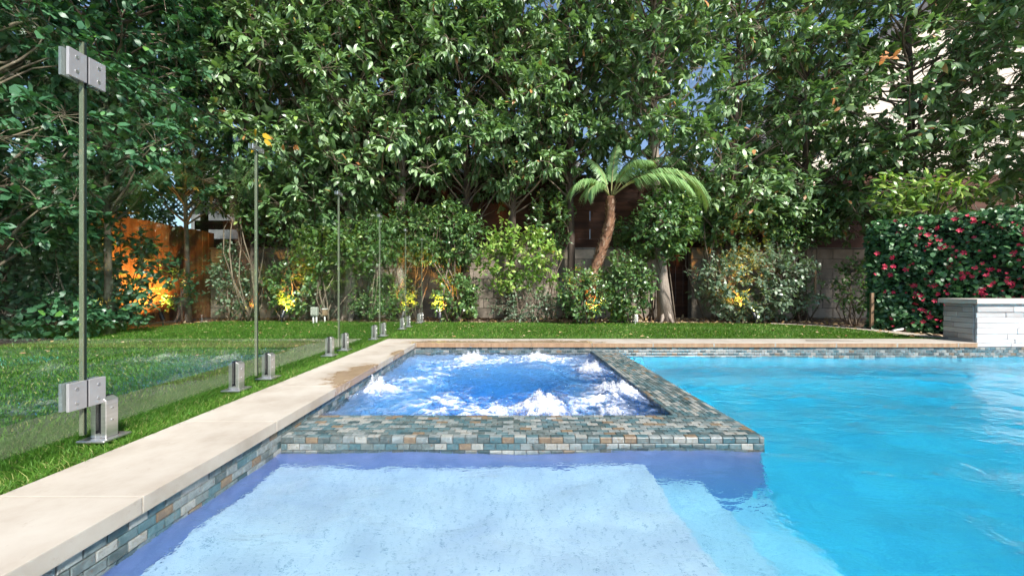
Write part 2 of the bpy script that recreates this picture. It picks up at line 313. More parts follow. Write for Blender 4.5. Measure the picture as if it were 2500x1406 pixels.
M['spa_water'] = water_mat('spa_water', (0.02,0.66,0.95), 1.15, foam=True, bump_scale=20, bump_d=0.03, fine=80)
def foam_mat():
    m, t, out = new_mat('white_foam'); L = t.links.new
    p = N(t, 'ShaderNodeBsdfPrincipled', i_Roughness=0.55); p.inputs['Base Color'].default_value = (0.9,0.91,0.95,1)
    tr = N(t, 'ShaderNodeBsdfTranslucent'); tr.inputs[0].default_value = (0.9,0.92,0.98,1)
    tp = N(t, 'ShaderNodeBsdfTransparent')
    mx = N(t, 'ShaderNodeMixShader'); mx.inputs[0].default_value = 0.35; L(p.outputs[0], mx.inputs[1]); L(tr.outputs[0], mx.inputs[2])
    m2 = N(t, 'ShaderNodeMixShader'); m2.inputs[0].default_value = 0.5; L(mx.outputs[0], m2.inputs[1]); L(tp.outputs[0], m2.inputs[2])
    L(m2.outputs[0], out.inputs[0]); return m
M['foam'] = foam_mat()

# ------------------------------------------------------------------ levels of the pool
XL, XLT = -0.96, -0.972         # inner edge of the left coping, face of its tiles
YB, YBT = 3.825, 3.84           # inner edge of the back coping, face of its tiles
POOL_X1, POOL_Y0 = 9.0, 0.40
WPOOL, WSPA = -0.142, -0.108
DAM_F, DAM_I, DAM_R, DAM_RI, DAM_T = 1.606, 1.886, 1.06, 0.792, -0.08
LAWN_Z = -0.022

# ground: one sheet with the pool cut out
def sheet(name, mat, rects, z):
    mb = MB()
    for (x0, x1, y0, y1) in rects: mb.add([(x0,y0,z),(x1,y0,z),(x1,y1,z),(x0,y1,z)], [(0,1,2,3)])
    return mb.build(name, mat)
g = sheet('ground', M['soil'], [(-150,-1.2,-150,150), (9.3,150,-150,150), (-1.2,9.3,-150,0.1), (-1.2,9.3,4.05,150)], -0.03)
tag(g, 'bare brown soil of the planting bed behind the lawn', 'ground', kind='structure')

# lawn outline
lawn_out = [(-1.346,-1.0), (-1.346,4.152), (4.66,4.152), (4.70,4.35), (4.74,4.8), (4.70,5.3), (4.52,5.75), (4.1,6.05), (3.2,6.2), (1.5,6.28), (-1.0,6.35), (-3.0,6.55), (-4.6,6.62), (-5.05,6.5), (-5.2,5.8), (-5.22,5.0), (-5.12,4.2), (-5.05,3.6), (-5.1,-1.0)]
mb = MB(); mb.add([(x, y, LAWN_Z) for x, y in lawn_out], [tuple(range(len(lawn_out)))[::-1]])
lawn = mb.build('lawn', M['lawn']); tag(lawn, 'green synthetic turf lawn around the pool coping', 'lawn', kind='structure')
deck = sheet('patio', M['deck'], [(-1.346,9.4,-4,0.10)], -0.002); tag(deck, 'pale stone patio along the near end of the pool', 'patio', kind='structure')

# coping: slabs with open joints
cop = empty('coping', (0,0,0), 'cream limestone coping slabs around the pool edge', 'coping', kind='structure')
def slab(x0, x1, y0, y1):
    MB().box(x0, x1, y0, y1, -0.045, 0.0).build('slab', M['coping'], cop, bevel=0.0035, seg=2)
    MB().box(x0 + 0.006, x1 - 0.006, y0 - 0.0011, y0 + 0.0011, -0.044, -0.0035).build('joint', M['stake'], cop)
    MB().box(x1 - 0.0011, x1 + 0.0011, y0 + 0.006, y1 - 0.006, -0.044, -0.0036).build('joint', M['stake'], cop) if y0 == YB and x1 < 4.6 else None
ys = [0.10, 0.42, 0.996, 1.563, 2.13, 2.70, 3.27, YB]
for a, b in zip(ys[:-1], ys[1:]): slab(-1.342, XL, a + 0.0012, b - 0.0012)
slab(-1.342, XL - 0.0, YB + 0.0012, 4.15)
xs = [XL] + [-0.42 + 0.61 * i for i in range(9)] + [4.655]
for a, b in zip(xs[:-1], xs[1:]): slab(a + 0.0012, b - 0.0012, YB, 4.15)
xs = [XL + 0.001] + [0.3 + 1.2 * i for i in range(8)]
for a, b in zip(xs[:-1], xs[1:]): slab(a + 0.0012, b - 0.0012, 0.105, 0.42)

# pool shell: walls, floor and entry steps
mb = MB()
mb.box(-1.28, -0.985, 0.12, 3.85, -1.4, -0.047)
mb.box(-1.28, POOL_X1 + 0.3, 3.853, 4.12, -1.4, -0.047)
mb.box(-0.985, POOL_X1 + 0.3, 0.12, 0.43, -1.4, -0.047)
mb.box(POOL_X1, POOL_X1 + 0.3, 0.43, 3.853, -1.4, -0.047)
shell = mb.build('pool_shell', M['plaster']); tag(shell, 'white plaster walls of the swimming pool below the waterline', 'pool', kind='structure')
MB().add([(-0.985,0.43,-1.15),(POOL_X1,0.43,-1.15),(POOL_X1,3.853,-1.15),(-0.985,3.853,-1.15)], [(0,1,2,3)]).build('floor', M['plaster'], shell)
for x1, z1 in ((1.055, -0.60), (0.81, -0.447), (0.563, -0.295)):
    MB().box(-0.985, x1, 0.43, DAM_F + 0.012, -1.149, z1).build('step', M['plaster'], shell, bevel=0.03, seg=4, smooth=True)

# raised spa: walls, bench
spa_f = empty('spa_front_wall', (0,0,0), 'low mosaic tiled dam wall along the near side of the spa', 'spa wall', kind='structure')
spa_s = empty('spa_side_wall', (0,0,0), 'low mosaic tiled dam wall between spa and swimming pool', 'spa wall', kind='structure')
MB().box(-0.984, DAM_R - 0.008, DAM_F + 0.008, DAM_I - 0.006, -1.16, DAM_T - 0.007).build('core', M['wall_plaster'], spa_f)
MB().box(DAM_RI + 0.006, DAM_R - 0.008, DAM_I - 0.006, 3.852, -1.16, DAM_T - 0.007).build('core', M['wall_plaster'], spa_s)
basin = MB().add([(-0.984,DAM_I-0.007,-1.05),(0.80,DAM_I-0.007,-1.05),(0.80,3.852,-1.05),(-0.984,3.852,-1.05)], [(0,1,2,3)]).build('spa_basin', M['spa_plaster'])
tag(basin, 'blue plaster floor of the bubbling spa', 'spa basin', kind='structure')
bn = MB(); bn.box(-0.984,-0.58,DAM_I-0.006,3.852,-1.049,-0.56); bn.box(0.42,0.797,DAM_I-0.006,3.852,-1.049,-0.56); bn.box(-0.58,0.42,3.45,3.852,-1.049,-0.561); bn.box(-0.58,0.42,DAM_I-0.006,2.26,-1.049,-0.561)
bn.build('bench', M['spa_plaster'], basin)
MB().box(-0.988+0.006,-0.974,DAM_I-0.006,3.853,-1.04,-0.165).build('wall_lining', M['spa_plaster'], basin)
MB().box(-0.974,0.797,3.842,3.853,-1.04,-0.165).build('wall_lining', M['spa_plaster'], basin)
MB().box(-0.9845, DAM_R - 0.006, DAM_F + 0.006, DAM_I - 0.0045, DAM_T - 0.072, DAM_T - 0.0055).build('grout_bed', M['dark_grout'], spa_f)
MB().box(DAM_RI + 0.0045, DAM_R - 0.0062, DAM_I - 0.0044, 3.8521, DAM_T - 0.072, DAM_T - 0.0056).build('grout_bed', M['dark_grout'], spa_s)
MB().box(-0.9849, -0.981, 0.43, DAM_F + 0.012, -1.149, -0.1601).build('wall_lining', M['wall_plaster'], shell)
# grout backing behind the waterline tiles
gl = MB(); gl.box(-0.9852,-0.979,0.43,3.853,-0.160,-0.0475); gl.build('grout_bed', M['grout'], shell)
gl = MB(); gl.box(-0.979,POOL_X1,3.846,3.8535,-0.160,-0.0475); gl.build('grout_bed', M['grout'], shell)

# waterline tiles: bevelled pieces sharing a few meshes
PU, PV, GAP = 0.0515, 0.0275, 0.0028
def tile_geo(l, h, th):
    b = 0.0022; V = []
    for (i, z) in ((0, 0), (0, th - 0.0012), (b, th)):
        for sx, sy in ((-1,-1),(1,-1),(1,1),(-1,1)): V.append((sx * (l/2 - i), sy * (h/2 - i), z))
    Fs = [(8,9,10,11)] + [(r+k, r+(k+1) % 4, r+4+(k+1) % 4, r+4+k) for r in (0, 4) for k in range(4)]
    return V, Fs
tile_cache = {}
def tile_mesh(l, h, th):
    k = (round(l, 4), round(h, 4), round(th, 4))
    if k not in tile_cache:
        V, Fs = tile_geo(*k); me = bpy.data.meshes.new('tile'); me.from_pydata(V, [], Fs); me.materials.append(M['tile']); tile_cache[k] = me
    return tile_cache[k]
def lay(parent, specs, limit=300):
    # specs: (centre, u axis, v axis, length, height, depth)
    rest = MB()
    for i, (c, u, v, l, h) in enumerate(specs):
        u = Vector(u); v = Vector(v); n = u.cross(v); th = 0.0075
        j = random.gauss(0, 0.0004)
        mtx = Matrix((( u.x, v.x, n.x, c[0] + n.x*j), (u.y, v.y, n.y, c[1] + n.y*j), (u.z, v.z, n.z, c[2] + n.z*j), (0,0,0,1)))
        if i < limit:
            o = bpy.data.objects.new('tile', tile_mesh(l - GAP, h - GAP, th)); COL.objects.link(o)
            o.parent = parent; o.matrix_world = mtx
        else:
            V, Fs = tile_geo(l - GAP, h - GAP, th); rest.add([mtx @ Vector(p) for p in V], Fs)
    if rest.v: tag(rest.build('tile_field', M['tile'], parent), kind='stuff')
def row(a0, a1, shift):
    out = []; a = a0 - shift * PU / 2
    while a < a1 - 0.004:
        lo, hi = max(a, a0), min(a + PU, a1)
        if hi - lo > 0.012: out.append(((lo + hi) / 2, hi - lo))
        a += PU
    return out
def wall_specs(n_rows, z_top, a0, a1, fn, u, v):
    s = []
    for r_ in range(n_rows):
        for c, l in row(a0, a1, r_ % 2): s.append((fn(c, z_top - (r_ + 0.5) * PV), u, v, l, PV))
    return s
wl = empty('waterline_tiling_left', (0,0,0), 'blue grey mosaic tile band under the left coping', 'tile band', kind='structure')
wb = empty('waterline_tiling_back', (0,0,0), 'blue grey mosaic tile band under the far coping', 'tile band', kind='structure')
lay(wl, wall_specs(4, -0.0465, 0.56, 3.838, lambda c, z: (-0.9795, c, z), (0,1,0), (0,0,1)))
bs = wall_specs(4, -0.0465, XLT + 0.002, 5.3, lambda c, z: (c, 3.8475, z), (1,0,0), (0,0,1))
lay(wb, bs)
# dam: near face, then its top courses from the near edge back
df = wall_specs(3, DAM_T - 0.002, XLT + 0.002, DAM_R, lambda c, z: (c, DAM_F + 0.0075, z), (1,0,0), (0,0,1))
top = []
for r_ in range(10):
    for c, l in row(XLT + 0.002, DAM_R, r_ % 2): top.append(((c, DAM_F + 0.003 + (r_ + 0.5) * PV, DAM_T - 0.0075), (1,0,0), (0,1,0), l, PV))
inner = wall_specs(3, DAM_T - 0.002, XLT, DAM_RI, lambda c, z: (c, DAM_I - 0.0065, z), (-1,0,0), (0,0,1))
lay(spa_f, df + top + inner, 300)
side = []
for r_ in range(10):
    for c, l in row(DAM_I + 0.0, 3.838, r_ % 2): side.append(((DAM_R - 0.003 - (r_ + 0.5) * (DAM_R - DAM_RI - 0.004) / 10, c, DAM_T - 0.0075), (0,1,0), (-1,0,0), l, (DAM_R - DAM_RI - 0.004) / 10))
side.sort(key=lambda s: s[0][1])
sinner = wall_specs(3, DAM_T - 0.002, DAM_I, 3.838, lambda c, z: (DAM_RI + 0.0065, c, z), (0,-1,0), (0,0,1))
sinner = [(c, (0,-1,0), (0,0,1), l, h) for (c, u, v, l, h) in sinner]
souter = wall_specs(3, DAM_T - 0.002, DAM_F, 3.838, lambda c, z: (DAM_R - 0.0075, c, z), (0,1,0), (0,0,1))
lay(spa_s, side + [(c, (0,-1,0), (0,0,1), l, h) for c, u, v, l, h in sinner] + souter, 300)

# ------------------------------------------------------------------ water bodies
def grid_body(x0, x1, y0, y1, step, keep, height, zbot):
    nx = int(round((x1 - x0) / step)) + 1; ny = int(round((y1 - y0) / step)) + 1
    X, Y = np.meshgrid(np.linspace(x0, x1, nx), np.linspace(y0, y1, ny), indexing='ij')
    Z = height(X, Y); n = nx * ny
    V = np.concatenate([np.stack([X, Y, Z], -1).reshape(-1, 3), np.stack([X, Y, np.full_like(X, zbot)], -1).reshape(-1, 3)])
    I = np.arange(n).reshape(nx, ny)
    cx = (X[:-1, :-1] + X[1:, 1:]) / 2; cyy = (Y[:-1, :-1] + Y[1:, 1:]) / 2
    K = keep(cx, cyy)
    q = np.stack([I[:-1, :-1], I[1:, :-1], I[1:, 1:], I[:-1, 1:]], -1)[K]
    qs = [q, q[:, ::-1] + n]
    Kp = np.pad(K, 1)
    c = Kp[1:-1, 1:-1]
    for (nb, e) in ((Kp[:-2, 1:-1], (I[:-1, :-1], I[:-1, 1:])), (Kp[2:, 1:-1], (I[1:, 1:], I[1:, :-1])),
                    (Kp[1:-1, :-2], (I[1:, :-1], I[:-1, :-1])), (Kp[1:-1, 2:], (I[:-1, 1:], I[1:, 1:]))):
        mk = c & ~nb; a = e[0][mk]; b = e[1][mk]
        qs.append(np.stack([a, b, b + n, a + n], -1))
    Q = np.concatenate(qs); used = np.unique(Q); re = np.full(2 * n, -1); re[used] = np.arange(len(used))
    return V[used], re[Q], used, (X, Y, Z)
wr = np.random.default_rng(5)
pw = [(wr.uniform(0, 2*math.pi), wr.uniform(3.5, 24), wr.uniform(0, 2*math.pi)) for _ in range(26)]
def pool_h(X, Y):
    Z = np.full_like(X, WPOOL)
    for a, k, ph in pw:
        Z = Z + 0.020 / k * np.sin(k * (X * math.cos(a) + Y * math.sin(a)) + ph + 1.2 * np.sin(0.9 * X + 1.3 * Y + ph))
    return Z
V, Q, _, _ = grid_body(-0.983, POOL_X1 - 0.02, 0.425, 3.85, 0.03, lambda x, y: ~((x < 0.93) & (y > 1.75)), pool_h, -1.25)
pwm = np_mesh('pool_water', V, quads=Q)
tag(link('pool_water', pwm, M['pool_water']), 'clear turquoise swimming pool water with soft ripples', 'water', kind='structure')

jets = [(-0.36,3.52,0.13,0.075), (0.235,3.55,0.12,0.06), (-0.84,2.42,0.115,0.085), (0.62,2.98,0.15,0.06), (0.66,2.36,0.15,0.08), (0.183,2.04,0.17,0.09),
        (-0.075,2.0,0.06,0.045), (0.53,1.98,0.07,0.03), (-0.30,2.12,0.20,0.022), (-0.55,3.3,0.22,0.015), (-0.60,2.75,0.20,0.014), (-0.05,3.42,0.22,0.018), (0.45,3.4,0.2,0.018), (-0.5,2.15,0.15,0.015), (0.42,2.15,0.15,0.02)]
def vnoise(X, Y, s, seed):
    out = np.empty(X.size); xf = X.ravel() * s; yf = Y.ravel() * s
    for i in range(X.size): out[i] = noise.noise((xf[i] + 0.5 * math.sin(yf[i] * 0.7 + seed), yf[i] * 1.25, seed))
    return out.reshape(X.shape)
spa_f_attr = {}
def spa_h(X, Y):
    n1 = vnoise(X, Y, 5.5, 1.3); n2 = vnoise(X, Y, 13, 4.7); n3 = vnoise(X, Y, 30, 9.1); n4 = vnoise(X, Y, 65, 2.2)
    rid = (1 - 2 * np.abs(n2)); Z = WSPA + 0.012 * n1 + 0.010 * rid + 0.006 * n3 + 0.002 * n4 - 0.004
    foam = 0.30 * np.clip(rid - 0.45, 0, 1) + 0.22 * n1 - 0.16 - 0.22 * np.exp(-(((X - 0.0) / 0.42) ** 2 + ((Y - 2.75) / 0.38) ** 2))
    for x, y, r_, h in jets:
        d = np.sqrt((X - x) ** 2 + (Y - y) ** 2) / r_
        gk = np.exp(-d * d * 1.3)
        Z = Z + 0.8 * h * gk * (0.55 + 0.5 * n3 + 0.4 * n2 + 0.25 * n4)
        foam = foam + gk * (0.16 + 3.0 * min(h, 0.09)) * (0.75 + 0.9 * n2 + 0.5 * n3) + 0.12 * np.exp(-(d / 1.9) ** 2) * (rid * 0.8 + 0.2)
    Z = np.minimum(Z, 0.02)
    edge = np.minimum.reduce([X + 0.98, 0.79 - X, Y - 1.88, 3.845 - Y]); 
    Z = np.where(edge < 0.03, np.minimum(Z, WSPA + 0.012), Z)
    spa_f_attr['foam'] = foam
    return Z
V, Q, used, _ = grid_body(-0.981, 0.7965, DAM_I - 0.010, 3.8475, 0.0105, lambda x, y: x > -9, spa_h, -1.12)
swm = np_mesh('spa_water', V, quads=Q)
fo = spa_f_attr['foam'].reshape(-1); fa = np.concatenate([fo, np.full(len(fo), -1.0)])[used].astype(np.float32)
at_ = swm.attributes.new('foam', 'FLOAT', 'POINT'); at_.data.foreach_set('value', fa)
spaw = tag(link('spa_water', swm, M['spa_water']), 'churning blue spa water with white foam from the jets', 'water', kind='structure')

def ico(sub):
    bm = bmesh.new(); bmesh.ops.create_icosphere(bm, subdivisions=sub, radius=1); V = np.array([v.co[:] for v in bm.verts]); T = np.array([[v.index for v in f.verts] for f in bm.faces]); bm.free(); return V, T
IV1, IT1 = ico(1); IV2, IT2 = ico(2)
OV = np.array([(1,0,0),(-1,0,0),(0,1,0),(0,-1,0),(0,0,1),(0,0,-1)], float); OT = np.array([(0,2,4),(2,1,4),(1,3,4),(3,0,4),(2,0,5),(1,2,5),(3,1,5),(0,3,5)])
def blobs(centres, radii, V0, T0, jit=0.25, sq=None):
    Vs = []; Ts = []; n = len(V0)
    for i, (c, r_) in enumerate(zip(centres, radii)):
        k = 1 + rng.uniform(-jit, jit, (n, 1)); s = np.array([1, 1, 1.0]) if sq is None else sq
        Vs.append(np.asarray(c) + V0 * k * r_ * s); Ts.append(T0 + i * n)
    return np.concatenate(Vs), np.concatenate(Ts)
for ji, (x, y, r_, h) in enumerate(jets[:8]):
    n = int(1800 * (r_ / 0.13) ** 2) + 200; cs = []; rs = []
    fx = [(rng.normal(0, 0.45) * r_, rng.normal(0, 0.45) * r_, rng.uniform(0.5, 1.25), rng.uniform(0.22, 0.5) * r_) for _ in range(9)]    # spurts within the plume
    for k in range(n):
        sx_, sy_, sh_, sr_ = fx[k % 9]; a = rng.uniform(0, 2*math.pi); d = sr_ * abs(rng.normal(0, 0.7))
        px_, py_ = x + sx_ + d * math.cos(a), y + sy_ + d * math.sin(a)
        dd = math.hypot(px_ - x, py_ - y) / r_; e = math.exp(-dd * dd * 1.1) * math.exp(-(d / sr_) ** 2 * 0.8)
        z = WSPA + 0.004 + h * sh_ * 1.15 * e * rng.uniform(0.15, 1.1) ** 0.8 + (abs(rng.normal(0, 0.012)) if rng.random() < 0.12 else 0)
        if px_ < -0.965 or px_ > 0.785 or py_ > 3.83 or py_ < 1.80: continue
        cs.append((px_, py_, z)); rs.append(rng.uniform(0.0012, 0.0042) * (0.55 + 0.6 * e))
    V, T = blobs(cs, rs, OV, OT, 0.3)
    tag(link('foam', np_mesh('foam', V, tris=T), M['foam'], spaw), kind='stuff')

# ------------------------------------------------------------------ leaves, twigs
LT = np.array([(0,0,0),(0.36,0.44,0.10),(0.36,-0.44,0.10),(0.72,0.42,0.02),(0.72,-0.42,0.02),(1,0,-0.16),(0.36,0,0.02),(0.72,0,-0.06)], float)
LF = np.array([(0,6,1),(0,2,6),(1,6,7),(1,7,3),(6,2,4),(6,4,7),(3,7,5),(7,4,5)])
LT6 = np.array([(0,0,0),(0.30,0.42,0.05),(0.30,-0.42,0.05),(0.70,0.40,0.0),(0.70,-0.40,0.0),(1,0,-0.14)], float)
LF6 = np.array([(0,2,1),(1,2,4),(1,4,3),(3,4,5)])
def unit(a): return a / np.maximum(np.linalg.norm(a, axis=-1, keepdims=True), 1e-9)
def leaves_mesh(name, P, A, Nn, Ln, Wd, light=True):
    LT_, LF_ = (LT6, LF6) if light else (LT, LF)
    A = unit(A); S = unit(np.cross(Nn, A)); Nn = np.cross(A, S)
    L = Ln[:, None, None]; W = (Wd)[:, None, None]
    V = P[:, None, :] + L * (LT_[None, :, 0:1] * A[:, None, :] + LT_[None, :, 2:3] * Nn[:, None, :]) + W * LT_[None, :, 1:2] * S[:, None, :]
    T = LF_[None] + (np.arange(len(P)) * len(LT_))[:, None, None]
    return np_mesh(name, V.reshape(-1, 3), tris=T.reshape(-1, 3))
def rand_dirs(n): return unit(rng.normal(size=(n, 3)))

def bend(p, q, k=5, amp=0.06, sag=0.0):
    p = Vector(p); q = Vector(q); out = []; d = (q - p).length
    o = [Vector((random.gauss(0, 1), random.gauss(0, 1), random.gauss(0, .5))) * amp * d for _ in range(2)]
    for i in range(k):
        t = i / (k - 1); s = math.sin(math.pi * t)
        out.append(p.lerp(q, t) + o[0] * s + o[1] * math.sin(2 * math.pi * t) * 0.5 + Vector((0, 0, -sag * d * s)))
    return out

def make_tree(name, base, label, height, crown, n_bough, leaf, width, mat, bark, r0, lean=(0,0), ros=13, per=9, group='trees behind the lawn', flare=1.5, bough_r=0.43, droop=0.45, z_bias=1.0, light=False):
    """crown: (rx, ry, z0, z1) about the trunk; foliage hangs in boughs of leaf rosettes"""
    bx, by = base
    root = empty(name, (bx, by, -0.03), label, 'tree', group)
    rx, ry, z0, z1 = crown
    pts = []; rad = []
    kk = 9
    for i in range(kk):
        t = i / (kk - 1)
        pts.append(Vector((lean[0] * t + 0.05 * math.sin(5 * t + bx), lean[1] * t + 0.05 * math.cos(4 * t + bx * 2), -0.05 + height * t)))
        rad.append(r0 * (1 - 0.8 * t) * (1 + (flare - 1) * math.exp(-t * 22)))
    tr = MB(); tr.tube(pts, rad, 10)
    for k in range(5):          # root flare
        a = k * 1.26 + bx; tr.tube([(0.3*r0*math.cos(a), 0.3*r0*math.sin(a), 0.30), (0.9*r0*math.cos(a), 0.9*r0*math.sin(a), 0.10), (1.9*r0*math.cos(a), 1.9*r0*math.sin(a), -0.04)], [r0*0.45, r0*0.42, r0*0.2], 5)
    tr.build('trunk', bark, root, smooth=True)
    br = MB(); Ps = []; As = []; Ns = []; Ls = []; Ws = []
    def trunk_at(z):
        t = min(max(z / height, 0), 1); i = min(int(t * (kk - 1)), kk - 2); f = t * (kk - 1) - i
        return pts[i].lerp(pts[i + 1], f)
    for b in range(n_bough):
        a = rng.uniform(0, 2 * math.pi); d = math.sqrt(rng.uniform(0.10, 1)); z = z0 + (z1 - z0) * rng.uniform(0, 1) ** z_bias
        prof = 0.75 + 0.25 * math.sin(math.pi * min(max((z - z0) / (z1 - z0), 0), 1)) if z < z1 - 0.6 else 0.6
        c = trunk_at(z); c = Vector((c.x + rx * d * prof * math.cos(a), c.y + ry * d * prof * math.sin(a), z))
        s = trunk_at(max(z - 0.35 - 0.3 * d, 0.6)); br.tube(bend(s, c, 5, 0.08), [0.022, 0.017, 0.013, 0.009, 0.005], 4, False)
        out = Vector((math.cos(a), math.sin(a), 0.25)); B = bough_r * random.uniform(0.7, 1.25)
        for r_ in range(ros):
            o = rand_dirs(1)[0] * np.array([B, B, B * 0.72]) * rng.uniform(0.35, 1) ** 0.5
            q = np.array(c) + o
            if r_ % 2 == 0: br.tube([c, (c + Vector(q)) / 2 + Vector((0, 0, 0.02)), q], [0.005, 0.004, 0.0025], 3, False)
            ax = unit(o / B + np.array(out) * 0.55 + rng.normal(0, 0.35, 3) + np.array([0, 0, -droop * 0.6]))
            n = max(4, int(rng.normal(per, 1.6))); rs_ = rng.uniform(0.75, 1.2)
            sp = unit(ax + 0.95 * rand_dirs(n)); sp[:, 2] -= droop * rng.uniform(0.2, 1.0, n)
            Ps.append(q + sp * 0.012 - ax * rng.uniform(0, 0.09, (n, 1))); As.append(sp)
            Ns.append(unit(np.array([0, 0, 0.9]) + 0.5 * np.array(out) + rng.normal(0, 0.38, (n, 3))))
            l = leaf * rng.uniform(0.5, 1.25, n) * rs_; Ls.append(l); Ws.append(l * width * rng.uniform(0.8, 1.2, n))
    br.build('branches', M['twig'], root, smooth=True)
    me = leaves_mesh('crown', np.concatenate(Ps), np.concatenate(As), np.concatenate(Ns), np.concatenate(Ls), np.concatenate(Ws), light)
    tag(link('crown', me, mat, root), kind='stuff')
    return root

def make_shrub(name, base, label, centre, radii, n_twig, leaf, width, mat, per=8, stems=7, group='shrubs along the rear wall', bare=0.0, sr=0.012, twig_mat=None, cat='shrub', hollow=0.25):
    bx, by = base; root = empty(name, (bx, by, -0.03), label, cat, group)
    C = np.array([centre[0] - bx, centre[1] - by, centre[2] + 0.03]); Rr = np.array(radii)
    st = MB(); Ps = []; As = []; Ns = []; Ls = []; Ws = []; heads = []
    for s in range(stems):
        d = rand_dirs(1)[0]; h = C + Rr * d * 0.45 + np.array([0, 0, -0.1 * Rr[2]])
        h[2] = max(h[2], 0.12); b0 = Vector((random.gauss(0, 0.05), random.gauss(0, 0.05), -0.03)); line = bend(b0, h, 7, 0.10)
        st.tube(line, [sr * (1 - 0.1 * i) for i in range(7)], 5); heads += [np.array(p) for p in line[2:]]
    H = np.array(heads)
    for k in range(n_twig):
        d = rand_dirs(1)[0]; rr = rng.uniform(hollow, 1) ** (1 / 2.2); q = C + Rr * d * rr * (1 + 0.16 * noise.noise((d * 2.3 + bx).tolist()))
        if q[2] < 0.05: q[2] = 0.05 + 0.05 * rng.random()
        i = np.argmin(((H - q) ** 2).sum(1)); p = H[i]
        if k % 2 == 0 or bare > 0: st.tube(bend(p, q, 4, 0.07), [0.0045, 0.0035, 0.0028, 0.0018], 3, False)
        if rng.random() < bare: continue
        ax = unit(q - p + rng.normal(0, 0.05, 3)); n = max(3, int(rng.normal(per, 1.5)))
        t = rng.uniform(-0.16, 0.02, (n, 1)); sp = unit(0.55 * ax + rand_dirs(n)); sp[:, 2] -= 0.12
        Ps.append(q + ax * t); As.append(sp); Ns.append(unit(np.array([0, 0, 0.8]) + 0.5 * d + rng.normal(0, 0.4, (n, 3))))
        l = leaf * rng.uniform(0.65, 1.2, n); Ls.append(l); Ws.append(l * width)
    st.build('stems', twig_mat or M['twig'], root, smooth=True)
    me = leaves_mesh('foliage', np.concatenate(Ps), np.concatenate(As), np.concatenate(Ns), np.concatenate(Ls), np.concatenate(Ws))
    tag(link('foliage', me, mat, root), kind='stuff')
    return root

# ------------------------------------------------------------------ turf blades
def inside(poly, x, y):
    r_ = np.zeros(x.shape, bool); j = len(poly) - 1
    for i in range(len(poly)):
        xi, yi = poly[i]; xj, yj = poly[j]
        c = ((yi > y) != (yj > y)); 
        with np.errstate(divide='ignore', invalid='ignore'): xx = (xj - xi) * (y - yi) / (yj - yi) + xi
        r_ ^= c & (x < xx); j = i
    return r_
def blades(x0, x1, y0, y1, dens, hmin, hmax, wd, lean=0.7):
    n = int((x1 - x0) * (y1 - y0) * dens); x = rng.uniform(x0, x1, n); y = rng.uniform(y0, y1, n)
    k = inside(lawn_out, x, y); x = x[k]; y = y[k]; n = len(x)
    h = rng.uniform(hmin, hmax, n); a = rng.uniform(0, 2*math.pi, n); ln = h * rng.uniform(0.15, lean, n); b = rng.uniform(0, 2*math.pi, n)
    # lie of the pile drifts slowly over the lawn
    pl = np.sin(2.1 * x + 1.3 * y) + np.sin(-1.2 * x + 2.7 * y + 1); ox = 0.25 * h * np.cos(pl); oy = -0.35 * h * np.abs(np.sin(pl))
    w2 = wd * rng.uniform(0.7, 1.2, n); dx = np.cos(b) * w2; dy = np.sin(b) * w2; z = np.full(n, LAWN_Z - 0.002)
    mx = ln * np.cos(a) + ox; my = ln * np.sin(a) + oy
    P0 = np.stack([x - dx, y - dy, z], -1); P1 = np.stack([x + dx, y + dy, z], -1)
    P2 = np.stack([x + dx * .8 + mx * .35, y + dy * .8 + my * .35, z + h * .6], -1); P3 = np.stack([x - dx * .8 + mx * .35, y - dy * .8 + my * .35, z + h * .6], -1)
    P4 = np.stack([x + mx, y + my, z + h], -1)
    V = np.stack([P0, P1, P2, P3, P4], 1); I = (np.arange(n) * 5)[:, None]
    return V.reshape(-1, 3), I + np.array([[0, 1, 2, 3]]), I + np.array([[3, 2, 4]])
Vs = []; Qs = []; Ts = []; off = 0
for a in ((-1.85,-1.345,0.6,2.2,42000,0.014,0.032,0.0013,1.0), (-1.85,-1.345,2.2,4.2,24000,0.014,0.032,0.0018,1.0), (-1.40,-1.335,0.6,4.2,26000,0.02,0.046,0.0013,1.6), (-5.3,-1.85,1.0,4.2,4800,0.014,0.028,0.0034), (-5.3,4.8,4.15,6.7,4500,0.014,0.028,0.0044), (-1.4,4.7,4.14,4.22,20000,0.025,0.042,0.003)):
    V, Q, T = blades(*a); Vs.append(V); Qs.append(Q + off); Ts.append(T + off); off += len(V)
turf = link('turf', np_mesh('turf', np.concatenate(Vs), tris=np.concatenate(Ts), quads=np.concatenate(Qs), smooth=False), M['grass'])
tag(turf, 'short green blades of the synthetic lawn', 'grass', kind='stuff')

